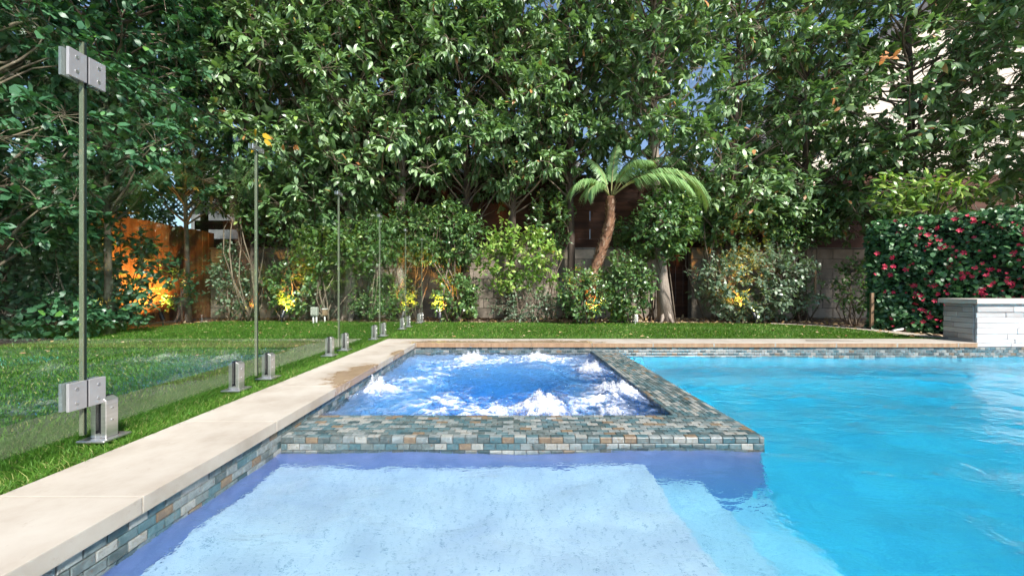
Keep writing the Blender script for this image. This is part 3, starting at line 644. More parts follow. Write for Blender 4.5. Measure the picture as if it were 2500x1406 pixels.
# ------------------------------------------------------------------ glass fence
XG = -1.485
joints = [1.326, 2.225, 3.283, 4.299, 5.34, 6.31]
edges = [0.30] + joints
plabels = ['clear glass gate panel at the left edge, hinged to the fence', 'glass panel between the hinged joint and the second joint', 'glass fence panel, second beyond the hinges', 'glass fence panel beside the corner of the coping', 'glass fence panel standing on the far lawn, next to last', 'farthest glass fence panel, nearest the planting bed']
screens = []
for i in range(6):
    y0, y1 = edges[i] + 0.004, edges[i + 1] - 0.004
    r_ = empty('glass_gate' if i == 0 else 'glass_screen', (XG, (y0 + y1) / 2, 0.035), plabels[i], 'glass gate' if i == 0 else 'glass screen', 'frameless glass fence'); screens.append(r_); L2 = (y1 - y0) / 2
    MB().box(-0.006, 0.006, -L2, L2, 0, 1.355).build('pane', M['glass'], r_)
    MB().box(-0.0063, 0.0070, -L2 - 0.0012, -L2 + 0.0015, 0, 1.355).build('edge', M['glass_edge'], r_)
    MB().box(-0.0063, 0.0070, L2 - 0.003, L2 + 0.0012, 0, 1.355).build('edge', M['glass_rim'], r_)
    MB().box(-0.0063, 0.0063, -L2, L2, 1.3552, 1.3572).build('top_edge', M['glass_edge'], r_)

def make_spigot(y, label):
    r_ = empty('spigot', (XG, y, LAWN_Z + 0.018), label, 'spigot', 'steel spigots holding the glass fence')
    MB().box(-0.05, 0.05, -0.05, 0.05, 0, 0.008).build('base_plate', M['steel'], r_, bevel=0.002)
    def prism(x0, x1, slope):
        v = [(x0,-0.022,0.0085),(x1,-0.022,0.0085),(x1,0.022,0.0085),(x0,0.022,0.0085)]
        za, zb = (0.155, 0.143) if slope > 0 else (0.143, 0.155)
        return MB().add(v + [(x0,-0.022,za),(x1,-0.022,zb),(x1,0.022,zb),(x0,0.022,za)], [(0,3,2,1),(4,5,6,7),(0,1,5,4),(1,2,6,5),(2,3,7,6),(3,0,4,7)])
    prism(0.0085, 0.028, 1).build('jaw', M['steel'], r_, bevel=0.0018)
    prism(-0.028, -0.0085, -1).build('jaw', M['steel'], r_, bevel=0.0018)
    MB().box(-0.0083, 0.0083, -0.0225, 0.0225, 0.0085, 0.024).build('foot_block', M['steel'], r_)
    MB().box(0.0066, 0.0084, -0.023, 0.023, 0.024, 0.156).build('gasket', M['rubber'], r_)
    MB().box(-0.0084, -0.0066, -0.023, 0.023, 0.024, 0.156).build('gasket', M['rubber'], r_)
    for z in (0.068, 0.112):
        b = MB().tube([(0.0278,0,z),(0.0305,0,z)], [0.0055,0.0045], 12).build('bolt', M['steel'], r_)
        MB().tube([(0.0304,0,z),(0.0309,0,z)], [0.002,0.002], 6).build('socket', M['rubber'], b)
for y, lb in ((1.396,'large steel spigot just right of the lower gate hinge'), (2.065,'steel spigot just before the second glass joint'), (2.335,'steel spigot just beyond the second glass joint'), (3.12,'steel spigot just before the third glass joint'), (3.40,'steel spigot just beyond the third glass joint'),
              (4.13,'steel spigot just before the fourth glass joint at the coping corner'), (4.42,'steel spigot just beyond the fourth glass joint'), (5.18,'small steel spigot just before the fifth glass joint'), (5.49,'small steel spigot just beyond the fifth glass joint'), (6.12,'tiny steel spigot nearest the planting bed, left of the pair'), (6.28,'tiny steel spigot at the far end of the fence, last of the row')):
    make_spigot(y, lb)

def sub_empty(name, parent, y, z):
    o = bpy.data.objects.new(name, None); COL.objects.link(o); o.parent = parent; o.location = (0, y - parent.location.y, z - parent.location.z); o.empty_display_size = 0.05
    return o
for z, lb in ((1.296, 'upper square steel hinge'), (0.178, 'lower square steel hinge')):
    r_ = sub_empty('hinge', screens[0], joints[0], z); r_['label'] = lb
    for sx in (-1, 1):
        xa, xb = (0.0078, 0.0175) if sx > 0 else (-0.0175, -0.0072)
        for sy in (-1, 1):
            ya, yb = sorted((sy * 0.003, sy * 0.058))
            MB().box(xa, xb, ya, yb, -0.047, 0.047).build('plate', M['hinge_steel'], r_, bevel=0.002, seg=2)
            for zz in (-0.024, 0.024):
                xo = xb if sx > 0 else xa
                MB().tube([(xo - sx*0.001, sy*0.034, zz), (xo + sx*0.0012, sy*0.034, zz)], [0.0065, 0.0055], 14).build('screw', M['steel'], r_)
    MB().box(-0.016, 0.0155, -0.0028, 0.0028, -0.046, 0.046).build('pin', M['rubber'], r_)
for i, y in enumerate(joints[1:]):
    r_ = sub_empty('clip', screens[i + 1], y, 1.355)
    for sx in (-1, 1):
        MB().box(*((0.0078, 0.014) if sx > 0 else (-0.014, -0.0078)), -0.05, 0.05, -0.018, 0.012).build('plate', M['steel'], r_, bevel=0.0015)
        for sy in (-1, 1): MB().tube([(sx*0.0138, sy*0.03, -0.003), (sx*0.0155, sy*0.03, -0.003)], 0.005, 10).build('screw', M['steel'], r_)
    MB().box(-0.013, 0.013, -0.0028, 0.0028, -0.016, 0.010).build('spacer', M['rubber'], r_)

# ------------------------------------------------------------------ raised stone wall on the right
sw = empty('stone_wall', (5.9, 4.0, -0.045), 'low pale stacked stone wall with cream cap at the pool corner', 'wall')
ox, oy, oz = 5.9, 4.0, -0.045
WX0 = 4.665
MB().box(WX0 + 0.02 - ox, 9.2 - ox, 3.862 - oy, 4.13 - oy, 0.0, 0.432).build('core', M['mortar'], sw)
z = 0.002; ci = 0
while z < 0.43:
    h = min(random.choice((0.036, 0.045, 0.055, 0.062)), 0.434 - z)
    if h < 0.015: break
    x = WX0
    while x < 7.2:
        l = random.uniform(0.16, 0.46); d = random.uniform(0, 0.010)
        MB().box(x - ox, x + l - 0.0022 - ox, 3.846 - d - oy, 3.864 - oy, z + 0.0012, z + h - 0.0012).build('stone', M['ledger'], sw, bevel=0.003)
        x += l
    y = 3.866
    while y < 4.135:
        l = min(random.uniform(0.09, 0.24), 4.14 - y); d = random.uniform(0, 0.008)
        if l > 0.02: MB().box(WX0 - 0.004 - d - ox, WX0 + 0.02 - ox, y - oy, y + l - 0.002 - oy, z + 0.0012, z + h - 0.0012).build('stone', M['ledger_shaded'], sw, bevel=0.003)
        y += l
    z += h
for a, b in ((WX0 - 0.03, 5.35), (5.353, 6.6), (6.603, 9.2)):
    MB().box(a - ox, b - ox, 3.815 - oy, 4.17 - oy, 0.4345, 0.482).build('cap_slab', M['cap'], sw, bevel=0.004, seg=2)

# ------------------------------------------------------------------ block wall, fences
YW = 7.4
bw = empty('block_wall', (0, YW, -0.03), 'grey concrete block garden wall behind the shrubs', 'wall')
bm_ = {}
def block(l):
    k = round(l, 3)
    if k not in bm_:
        o = MB().box(-l/2 + 0.004, l/2 - 0.004, -0.012, 0.05, 0.004, 0.186).build('block', M['block'], bw, bevel=0.004); bm_[k] = o.data; bpy.data.objects.remove(o)
    return bm_[k]
for x0, x1 in ((-5.82, 2.94), (3.46, 7.6)):
    MB().box(x0, x1, 0.0, 0.14, 0, 1.325).build('mortar', M['mortar'], bw)
    for c in range(7):
        x = x0 - (0.195 if c % 2 else 0)
        while x < x1 - 0.02:
            lo, hi = max(x, x0), min(x + 0.39, x1)
            if hi - lo > 0.05:
                o = bpy.data.objects.new('block', block(hi - lo)); COL.objects.link(o); o.parent = bw; o.location = ((lo + hi) / 2, 0, 0.002 + c * 0.19)
            x += 0.39
    MB().box(x0 - 0.01, x1 + 0.01, -0.02, 0.16, 1.335, 1.365).build('cap_course', M['mortar'], bw)

sf = empty('side_fence', (-5.85, 5, -0.03), 'cedar plank side fence lit orange behind the left shrubs', 'fence')
y = -2.6
while y < 2.42:
    wdt = 0.138; h = 1.66 + random.uniform(-0.012, 0.012)
    v = MB(); v.box(-0.009, 0.009, y, y + wdt - 0.004, 0.02, h); o = v.build('plank', M['plank'], sf, bevel=0.002)
    o.rotation_euler = (0, random.gauss(0, 0.004), 0); y += wdt
for z in (0.35, 1.30): MB().box(-0.05, -0.0095, -2.6, 2.42, z, z + 0.09).build('rail', M['plank'], sf)

rf = empty('rear_fence', (0, 7.85, 1.0), 'dark brown horizontal board fence above the block wall', 'fence')
for c in range(10):
    x = -6.5 + (c % 2) * 0.9
    while x < 9:
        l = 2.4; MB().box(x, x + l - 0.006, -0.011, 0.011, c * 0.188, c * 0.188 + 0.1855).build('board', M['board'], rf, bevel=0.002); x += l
for i in range(7): MB().box(-6.4 + i * 2.4, -6.3 + i * 2.4, 0.0115, 0.10, -1.0, 1.9).build('post', M['board'], rf)
bd = empty('gap_boards', (3.2, 7.72, -0.03), 'dark upright boards behind the gap in the block wall', 'boards')
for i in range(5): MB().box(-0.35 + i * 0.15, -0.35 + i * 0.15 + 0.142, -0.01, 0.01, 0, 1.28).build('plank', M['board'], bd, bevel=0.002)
# lattice beyond the fence
la = empty('lattice_trellis', (-6.45, 7.75, 1.0), 'white diagonal lattice trellis glimpsed between left leaves', 'trellis')
for s in (-1, 1):
    for i in range(-9, 16):
        x0 = i * 0.10; pts = [(x0 + s * 0.0, s * 0.006, 1.05), (x0 + s * 0.75, s * 0.006, 1.80)]
        MB().tube(pts, 0.014, 4).build('slat', M['white_trim'], la)
# neighbouring houses
nh = empty('neighbour_house', (-3.2, 10.5, -0.03), 'low grey house with pale fascia behind the trees', 'house')
MB().box(-5.6, 4.8, 0, 6, 0, 3.55).build('wall', M['grey_stucco'], nh)
MB().box(-5.8, 5.0, -0.35, 6.2, 3.56, 3.92).build('fascia', M['white_trim'], nh)
for x in (-3.5, -0.4, 2.6):
    wn = MB().box(x, x + 1.2, -0.03, 0.02, 1.2, 2.7).build('window', M['white_trim'], nh); MB().box(x + .07, x + 1.13, -0.04, -0.031, 1.27, 2.63).build('pane', M['dark_glass'], wn)
gh = empty('gabled_house', (12.5, 11, -0.03), 'tall cream gabled house beyond the right trees', 'house')
prof = [(-5.0,0), (6.0,0), (6.0,4.3), (0.9,9.6), (-5.0,4.2)]
V = [(x, 0, z) for x, z in prof] + [(x, 8, z) for x, z in prof]
MB().add(V, [(0,1,2,3,4), (9,8,7,6,5)] + [(i, i+5, (i+1) % 5 + 5, (i+1) % 5) for i in range(5)]).build('wall', M['stucco'], gh)
for (xa, za, xb, zb) in ((-5.5, 3.86, 0.9, 9.72), (6.5, 3.9, 0.9, 9.72)):
    MB().add([(xa,-0.4,za),(xb,-0.4,zb),(xb,8.4,zb),(xa,8.4,za),(xa,-0.4,za+.16),(xb,-0.4,zb+.16),(xb,8.4,zb+.16),(xa,8.4,za+.16)], [(0,3,2,1),(4,5,6,7),(0,1,5,4),(1,2,6,5),(2,3,7,6),(3,0,4,7)]).build('roof', M['roof'], gh)

# ------------------------------------------------------------------ trees
T = M['leaf_tree']
specs = [
 ((-4.55,6.75), 'slim grey tree at the left corner of block wall', 0.055, (1.1,1.25,2.0,6.6), 111, M['bark']),
 ((-3.55,7.0), 'tree with hidden trunk rising above the yellow leaves', 0.07, (1.05,1.3,1.9,6.8), 121, M['bark']),
 ((-2.80,6.85), 'tree with thick pale flared trunk left of the fence end', 0.15, (1.1,1.35,2.0,6.9), 125, M['bark_pale']),
 ((-1.95,6.9), 'tree with pale lower trunk behind the farthest glass', 0.10, (1.05,1.35,2.1,6.9), 125, M['bark_pale']),
 ((-0.85,7.15), 'straight dark trunked tree left of image centre above the wall', 0.09, (1.05,1.5,2.4,7.0), 114, M['bark']),
 ((-0.05,7.05), 'forked brown tree at centre behind the lime shrub', 0.08, (1.1,1.5,2.5,7.0), 114, M['bark']),
 ((1.05,7.2), 'tree just left of the palm with foliage hanging low', 0.08, (1.1,1.05,2.75,7.0), 111, M['bark']),
 ((2.62,6.55), 'leaning tree with bare pale trunk right of the palm', 0.095, (1.05,1.1,3.0,6.8), 90, M['bark_pale']),
 ((3.95,7.0), 'open crowned tree above the big rounded shrub', 0.085, (1.2,1.3,1.8,6.8), 97, M['bark']),
 ((5.3,7.0), 'sparse tree against the sky left of the flowering hedge', 0.08, (1.25,1.3,1.7,6.6), 93, M['bark']),
 ((6.6,6.4), 'airy tree in front of the cream house above the flowering hedge', 0.08, (1.35,1.3,1.6,6.4), 116, M['bark']),
 ((7.6,5.2), 'loose tree at the right edge above the flowering hedge', 0.07, (1.25,1.3,1.5,6.0), 97, M['bark']),
]
for (b, lb, r0, cr, nb, bk) in specs:
    make_tree('hedge_tree', b, lb, 6.9, cr, nb, 0.148, 0.40, T, bk, r0, per=10, light=not -2.5 < b[0] < 0.5, lean=(random.uniform(-.15,.15) if r0 != 0.095 else -0.3, -0.1))
for (b, lb, nb, cr) in (((-5.0,3.55), 'dark camellia tree at the left edge, nearest the pool', 130, (0.85,0.8,1.0,5.6)), ((-5.0,4.75), 'dark camellia tree over the orange lit planks', 130, (0.85,0.9,1.8,5.8)), ((-5.40,6.35), 'dark camellia tree before the end of the plank fence', 115, (0.9,0.85,2.2,6.0))):
    make_tree('camellia_tree', b, lb, 5.9, cr, nb, 0.095, 0.58, M['leaf_cam'], M['twig'], 0.04, ros=17, per=9, group='camellia trees along the side fence', bough_r=0.36, droop=0.3, light=True)
for (b, lb, nb) in (((-8.0,4.4), 'tree beyond the side fence at the far left edge', 50), ((-7.6,6.6), 'tree beyond the left corner of the fences', 55), ((-5.4,9.0), 'tree behind the rear fence at the left, nearest the corner', 55), ((-3.0,9.1), 'tree behind the rear fence above the pale trunk', 55), ((0.5,9.3), 'tree behind the rear fence left of the palm crown', 34), ((3.3,9.2), 'tree behind the rear fence above the dark gap', 40), ((6.4,8.8), 'tree behind the rear fence in front of the cream house', 36)):
    make_tree('background_tree', b, lb, 6.9, (1.3,1.0,1.0 if b[0] < -7 else 2.3,7.2), nb, 0.20, 0.42, T, M['bark'], 0.09, group='trees beyond the fences', bough_r=0.5, light=True)

# ------------------------------------------------------------------ shrubs
def sh(px, py, wpx, hpx, Y, label, n, leaf, width, mat, depth=None, name='shrub', **kw):
    c = at(px, py, Y); rx = wpx / F * Y / 2; rz = hpx / F * Y / 2
    return make_shrub(name, (c.x, Y), label, (c.x, Y, c.z), (rx, depth or min(rx, 0.5), rz), int(n * 1.9), leaf, width, mat, **kw)
CM, SH, GR, LM = M['leaf_cam'], M['leaf_shrub'], M['leaf_grey'], M['leaf_lime']
make_shrub('neighbour_hedge', (-6.9, 6.1), 'leafy hedge showing above the side fence planks', (-6.9, 6.1, 2.0), (0.6, 1.9, 0.85), 700, 0.10, 0.5, CM, group='greenery beyond the side fence', cat='hedge', stems=14)
sh(80, 775, 330, 150, 4.25, 'low dark shrub at the left edge by the lawn', 150, 0.085, 0.56, CM, group='shrubs along the side fence')
sh(60, 660, 220, 190, 4.5, 'dark shrub leaning on the plank fence at the far left', 110, 0.09, 0.56, CM, group='shrubs along the side fence')
sh(300, 640, 240, 210, 5.35, 'dark glossy shrub in front of the glowing orange planks', 95, 0.09, 0.56, CM, group='shrubs along the side fence')
sh(235, 750, 260, 150, 4.85, 'low leafy shrub below the orange lit fence', 130, 0.085, 0.56, CM, group='shrubs along the side fence')
sh(110, 560, 260, 220, 4.4, 'tall dark shrub climbing in front of the camellia trunks', 190, 0.09, 0.56, CM, group='shrubs along the side fence')
sh(150, 700, 200, 160, 4.75, 'dark leafy shrub filling the left bed before the planks', 130, 0.09, 0.56, CM, group='shrubs along the side fence')
sh(430, 700, 90, 130, 6.2, 'slender sapling with few leaves before the plank fence end', 26, 0.08, 0.56, CM, group='shrubs along the side fence', stems=2)
sh(800, 590, 170, 150, 6.7, 'leafy shrub above the wall between the glass joints', 170, 0.09, 0.48, SH, sr=0.016)
sh(1010, 560, 130, 140, 6.75, 'dark leafy shrub around the trunk behind the last glass', 140, 0.085, 0.48, SH, sr=0.016)
for (x_, y_, w_, h_, Y_, n_, lb) in ((1740, 500, 240, 170, 6.9, 170, 'leafy climber on the rear fence right of the dark gap'), (1960, 520, 240, 170, 6.7, 170, 'leafy climber on the rear fence left of the flowering hedge'),
        (1345, 540, 120, 170, 7.1, 70, 'thin climber on the brown boards left of the palm'), (870, 480, 260, 130, 6.8, 170, 'leafy climber on the rear fence behind the middle glass'), (610, 460, 220, 150, 6.6, 150, 'leafy climber over the corner of the two fences')):
    sh(x_, y_, w_, h_, Y_, lb, n_, 0.095, 0.46, SH, name='climber', group='climbers on the rear fence', sr=0.014)
c_ = at(1625, 545, 6.15); make_shrub('climber', (2.74, 6.62), 'dark leafy climber over the trunk right of the palm', c_, (0.55, 0.4, 0.62), 330, 0.095, 0.46, SH, group='climbers on the rear fence', stems=3)
sh(565, 680, 120, 200, 6.75, 'thin pale leaved shrub at the corner of plank fence and wall', 70, 0.08, 0.5, GR, stems=9)
sh(720, 690, 150, 190, 6.7, 'shrub lit yellow from below beside the grey box', 130, 0.085, 0.5, SH)
sh(690, 530, 230, 150, 6.6, 'dense foliage shrub tall above the first block courses', 190, 0.09, 0.48, SH, sr=0.016)
sh(900, 590, 200, 170, 6.5, 'dense bushy shrub seen through the middle glass panels', 220, 0.09, 0.48, SH, sr=0.016)
sh(910, 740, 120, 80, 6.55, 'small round bush at the foot of the pale trunk', 130, 0.055, 0.5, SH)
sh(970, 735, 60, 110, 6.7, 'wispy little shrub glowing yellow behind the glass end', 45, 0.06, 0.5, LM, bare=0.3)
sh(1100, 570, 190, 180, 6.6, 'dense green shrub at mid height left of the lime shrub', 240, 0.085, 0.5, SH, sr=0.016)
sh(1115, 720, 140, 140, 6.55, 'shrub with orange lit stems above an uplight', 130, 0.075, 0.5, SH, stems=11)
sh(1265, 630, 220, 190, 6.55, 'light lime green shrub at the centre of the wall', 150, 0.085, 0.56, LM)
sh(1290, 745, 210, 100, 6.5, 'grey twiggy half bare bush below the lime shrub', 170, 0.05, 0.5, GR, bare=0.35, stems=12)
sh(1425, 715, 160, 150, 6.15, 'green shrub hiding the foot of the palm on the left', 170, 0.065, 0.52, SH)
sh(1532, 690, 150, 170, 6.2, 'green shrub right of the palm trunk', 200, 0.07, 0.52, SH)
sh(1580, 570, 200, 130, 6.9, 'dark foliage shrub behind the palm trunk', 150, 0.08, 0.5, SH, sr=0.016)
sh(1515, 765, 70, 50, 6.3, 'small bright green leafy plant beside the palm uplight', 60, 0.06, 0.45, LM)
sh(1845, 690, 320, 210, 6.45, 'large rounded grey green bush right of the dark gap', 430, 0.075, 0.5, GR, depth=0.7)
sh(1850, 560, 380, 110, 6.8, 'band of foliage above the large rounded bush', 220, 0.085, 0.48, SH, sr=0.016)
sh(2085, 690, 100, 160, 6.0, 'thin shrub with bare stems left of the flowering hedge', 60, 0.075, 0.5, SH, bare=0.3)
sh(2275, 470, 330, 130, 5.4, 'bright green leafy branches arching over the flowering hedge', 48, 0.13, 0.34, LM, hollow=0.05, group='branches over the hedge', sr=0.014)

# ------------------------------------------------------------------ palm
pb = at(1440, 700, 6.35); PX, PY = pb.x, 6.35
pr = empty('palm_tree', (PX, PY, -0.03), 'small leaning palm with shaggy brown trunk in front of the wall', 'palm tree')
ctrl = [(1437, 790), (1444, 690), (1466, 620), (1487, 550), (1491, 480)]
pl = [at(a, b, 6.35) - Vector((PX, PY, -0.03)) for a, b in ctrl]
def spline(P, n):
    out = []
    for i in range(n):
        t = i / (n - 1) * (len(P) - 1); k = min(int(t), len(P) - 2); f = t - k
        p0, p1, p2, p3 = P[max(k-1, 0)], P[k], P[k+1], P[min(k+2, len(P)-1)]
        out.append(0.5 * ((2*p1) + (p2-p0)*f + (2*p0-5*p1+4*p2-p3)*f*f + (3*p1-p0-3*p2+p3)*f**3))
    return out
tp = spline(pl, 24)
MB().tube(tp, [0.092 - 0.025 * i / 23 for i in range(24)], 12).build('trunk', M['palm_bark'], pr, smooth=True)
Vv = []; Tt = []
for i in range(640):
    t = rng.uniform(0.02, 0.985); k = t * 22; j = int(k); c = tp[j].lerp(tp[j+1], k - j); d = (tp[j+1] - tp[j]).normalized()
    a = i * 2.399; e1 = d.cross(Vector((0, 1, 0))).normalized(); e2 = d.cross(e1)
    o = e1 * math.cos(a) + e2 * math.sin(a); s = d.cross(o); r_ = 0.092 - 0.025 * t
    b0 = c + o * (r_ - 0.006); ln = rng.uniform(0.035, 0.075); wd = rng.uniform(0.010, 0.022)
    tip = b0 + d * ln + o * rng.uniform(0.012, 0.038); n = len(Vv) 
    Vv += [b0 - s * wd, b0 + s * wd, b0 + o * 0.012, tip - s * wd * .5, tip + s * wd * .5]; Tt += [(n, n+1, n+4), (n, n+4, n+3), (n, n+2, n+3), (n+2, n+1, n+4), (n+2, n+4, n+3)]
tag(link('leaf_bases', np_mesh('leaf_bases', np.array([v[:] for v in Vv]), tris=Tt, smooth=False), M['palm_stub'], pr), kind='stuff')
top_p = tp[-1]
def make_frond(az, el, ln, curve, leaflet=0.30):
    d0 = Vector((math.cos(az), math.sin(az), 0)); pts = [Vector(top_p) + d0 * 0.03]; n = 22
    for i in range(n):
        e = el - curve * (i / n) ** 1.3; pts.append(pts[-1] + (d0 * math.cos(e) + Vector((0, 0, math.sin(e)))) * ln / n)
    fr = MB().tube(pts, [0.012 * (1 - 0.85 * i / n) + 0.001 for i in range(n + 1)], 5).build('frond', M['rachis'], pr, smooth=True)
    Vv = []; Tt = []; sd = Vector((-d0.y, d0.x, 0)); m = 70
    for i in range(m):
        t = 0.22 + 0.78 * i / m; k = t * (n - 1); j = int(k); c = pts[j].lerp(pts[j+1], k - j); fw = (pts[j+1] - pts[j]).normalized()
        for s in (-1, 1):
            l = leaflet * (math.sin(math.pi * min(t * 0.86 + 0.12, 1)) ** 0.6) * random.uniform(0.85, 1.1)
            d = (sd * s * 0.75 + fw * (0.55 + 0.4 * t) + Vector((0, 0, 0.18))).normalized(); wv = fw * 0.0085
            mid = c + d * l * 0.5 + Vector((0, 0, -0.02)); tip = c + d * l + Vector((0, 0, -l * random.uniform(0.6, 0.95))); b = len(Vv)
            Vv += [c - wv * .6, c + wv * .6, mid - wv, mid + wv, tip]; Tt += [(b, b+1, b+3), (b, b+3, b+2), (b+2, b+3, b+4)]
    tag(link('leaflets', np_mesh('leaflets', np.array([v[:] for v in Vv]), tris=Tt, smooth=False), M['frond'], fr), kind='stuff')
for a in ((R(-8),R(44),1.95,R(135),.40), (R(-22),R(38),1.45,R(105),.34), (R(6),R(60),1.6,R(88),.32), (R(20),R(70),1.4,R(60),.28), (R(190),R(56),0.95,R(155),.28), (R(215),R(46),0.72,R(150),.26), (R(60),R(82),1.2,R(35),.24),
          (R(130),R(78),1.0,R(50),.24), (R(-50),R(70),1.0,R(110),.26)): make_frond(*a)

# ------------------------------------------------------------------ flowering hedge on the right
H0, H1 = Vector((5.04, 5.33, 0)), Vector((6.35, 3.75, 0)); hd = (H1 - H0); hl = hd.length; hd.normalize(); hn = Vector((hd.y, -hd.x, 0))
if hn.y > 0: hn = -hn
fh = empty('flowering_hedge', (H0.x, H0.y, -0.03), 'flat topped ivy hedge dotted with red flowers', 'hedge')
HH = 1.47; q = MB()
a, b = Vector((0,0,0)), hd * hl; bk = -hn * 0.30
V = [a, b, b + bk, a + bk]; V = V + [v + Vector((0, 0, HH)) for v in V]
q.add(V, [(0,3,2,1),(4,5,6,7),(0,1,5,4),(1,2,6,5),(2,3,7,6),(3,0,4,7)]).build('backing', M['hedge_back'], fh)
n = 7800; u = rng.uniform(0, hl, n); v = rng.uniform(0.02, HH + 0.02, n); dp = rng.uniform(0.0, 0.09, n) + 0.05 * np.sin(u * 7) * np.sin(v * 6) + 0.04 * np.sin(u * 17 + 1) * np.sin(v * 15) + (rng.random(n) < 0.06) * rng.uniform(0, 0.10, n)
P = np.array(hd)[None] * u[:, None] + np.array(hn)[None] * dp[:, None]; P[:, 2] = v
n2 = 900; u2 = rng.uniform(0.0, 0.30, n2); P2 = -np.array(hn)[None] * u2[:, None] - np.array(hd)[None] * rng.uniform(0, 0.08, (n2, 1)); P2[:, 2] = rng.uniform(0.05, HH, n2)
n3 = 900; P3 = np.array(hd)[None] * rng.uniform(0, hl, (n3, 1)) - np.array(hn)[None] * rng.uniform(0, 0.3, (n3, 1)); P3[:, 2] = HH + rng.uniform(-0.01, 0.06, n3)
PP = np.concatenate([P, P2, P3]); A = unit(rng.normal(0, 0.7, PP.shape) + np.array(hn) * 0.5 + np.array([0, 0, -0.6])); Nn = unit(np.array(hn) * 0.8 + np.array([0, 0, 0.7]) + rng.normal(0, 0.45, PP.shape))
l = 0.062 * rng.uniform(0.6, 1.25, len(PP))
tag(link('foliage', leaves_mesh('foliage', PP, A, Nn, l, l * 0.72), M['leaf_ivy'], fh), kind='stuff')
def flower_mesh():
    V = []; Tt = []
    for k in range(6):
        a = k * math.pi / 3 + 0.2 * random.random(); b = len(V); r_ = 0.026 * random.uniform(0.8, 1.15)
        for (rr, da, z) in ((0.002, 0, 0), (0.6, 0.42, 0.007), (1, 0.2, 0.012 * random.random()), (1, -0.2, 0.010), (0.6, -0.42, 0.006)):
            V.append((r_ * rr * math.cos(a + da), r_ * rr * math.sin(a + da), z))
        Tt += [(b, b+1, b+2), (b, b+2, b+3), (b, b+3, b+4)]
    me = np_mesh('flower', np.array(V), tris=Tt, smooth=False); me.materials.append(M['petal']); return me
fm = [flower_mesh() for _ in range(4)]
for i in range(280):
    if i % 3 == 0 or rng.random() < 0.7: cu, cv = hl * rng.uniform(0.02, 0.9), rng.uniform(0.08, HH - 0.03)
    uu = min(max(cu + rng.normal(0, 0.045), 0), hl * 0.95); vv = min(max(cv + rng.normal(0, 0.05), 0.04), HH)
    o = bpy.data.objects.new('flower', fm[i % 4]); COL.objects.link(o); o.parent = fh
    nn = (hn + Vector((random.gauss(0, .4), random.gauss(0, .3), random.gauss(0.2, .35)))).normalized()
    o.location = hd * uu + hn * (0.10 + random.uniform(0, 0.05)) + Vector((0, 0, vv)); o.rotation_euler = nn.to_track_quat('Z', 'Y').to_euler()
    s = random.choice((0.5, 0.65, 0.8, 1.0, 1.2)); o.scale = (s, s, s)

# ------------------------------------------------------------------ uplights
def uplight(px, py, Y, label, aim, power, size=R(100)):
    c = at(px, py, Y); r_ = empty('uplight', (c.x, Y, -0.03), label, 'garden light', 'lit garden uplights in the bed')
    d = Vector(aim).normalized(); b = Vector((0, 0, 0.10)); e = b + d * 0.12
    MB().tube([(0,0,-0.05),(0,0,0.09)], 0.008, 8).build('stake', M['black_metal'], r_)
    MB().tube([b - d*0.02, b, b + d*0.085, e], [0.020, 0.030, 0.031, 0.033], 16, False).build('hood', M['black_metal'], r_, smooth=True)
    MB().tube([b + d*0.070, b + d*0.074], 0.028, 16).build('lens', M['bulb'], r_)
    ld = bpy.data.lights.new('lamp_light', 'SPOT'); ld.energy = power; ld.color = (1.0, 0.47, 0.10); ld.spot_size = size; ld.spot_blend = 0.9; ld.shadow_soft_size = 0.03
    lo = bpy.data.objects.new('lamp_light', ld); COL.objects.link(lo); lo.parent = r_; lo.location = b + d * 0.10; lo.rotation_euler = d.to_track_quat('-Z', 'Y').to_euler()
uplight(398, 780, 5.95, 'black uplight leaning towards the orange plank fence', (-0.50, 0.10, 0.80), 240, R(130))
uplight(688, 772, 6.35, 'black uplight under the yellow lit shrub by the grey box', (0.02, 0.5, 0.85), 150)
uplight(1074, 775, 6.25, 'black uplight below the shrub with orange stems', (-0.1, 0.45, 0.85), 170)
uplight(1454, 775, 6.1, 'black uplight at the foot of the palm', (-0.05, 0.35, 0.93), 120)
uplight(1845, 775, 6.05, 'black uplight under the large rounded bush', (-0.15, 0.45, 0.85), 110)
uplight(968, 775, 6.7, 'black uplight hidden by the pale trunk behind the glass end', (0.25, 0.6, 0.9), 110)

# ------------------------------------------------------------------ utility boxes, stakes and litter
c = at(768, 785, 6.2); ub = empty('outlet_box', (c.x, 6.2, -0.03), 'grey weatherproof outlet box on two short white legs', 'outlet box')
MB().box(-0.055, 0.055, -0.035, 0.035, 0.13, 0.275).build('cover', M['grey_box'], ub, bevel=0.02, seg=4, smooth=True)
for x in (-0.02, 0.03): MB().tube([(x,0,-0.03),(x,0,0.135)], 0.014, 10).build('leg', M['white_pvc'], ub, smooth=True)
MB().box(-0.04, 0.04, -0.040, -0.0352, 0.15, 0.25).build('door', M['grey_box'], ub, bevel=0.006)
c = at(793, 783, 6.45); ub = empty('junction_box', (c.x, 6.45, -0.03), 'small junction box on one white pipe right of outlet box', 'junction box')
MB().box(-0.035, 0.035, -0.03, 0.03, 0.12, 0.22).build('case', M['stake'], ub, bevel=0.006)
MB().box(-0.04, 0.04, -0.035, 0.03, 0.221, 0.24).build('lid', M['white_pvc'], ub, bevel=0.004)
MB().tube([(0,0,-0.03),(0,0,0.12)], 0.013, 10).build('pipe', M['white_pvc'], ub, smooth=True)
c = at(1552, 785, 6.15); ub = empty('open_outlet_box', (c.x, 6.15, -0.03), 'white outlet box with its pale cover hanging open', 'outlet box')
MB().box(-0.05, 0.03, -0.03, 0.03, 0.04, 0.16).build('case', M['white_pvc'], ub, bevel=0.006)
MB().box(-0.035, 0.015, -0.036, -0.0302, 0.06, 0.14).build('socket', M['grey_box'], ub, bevel=0.003)
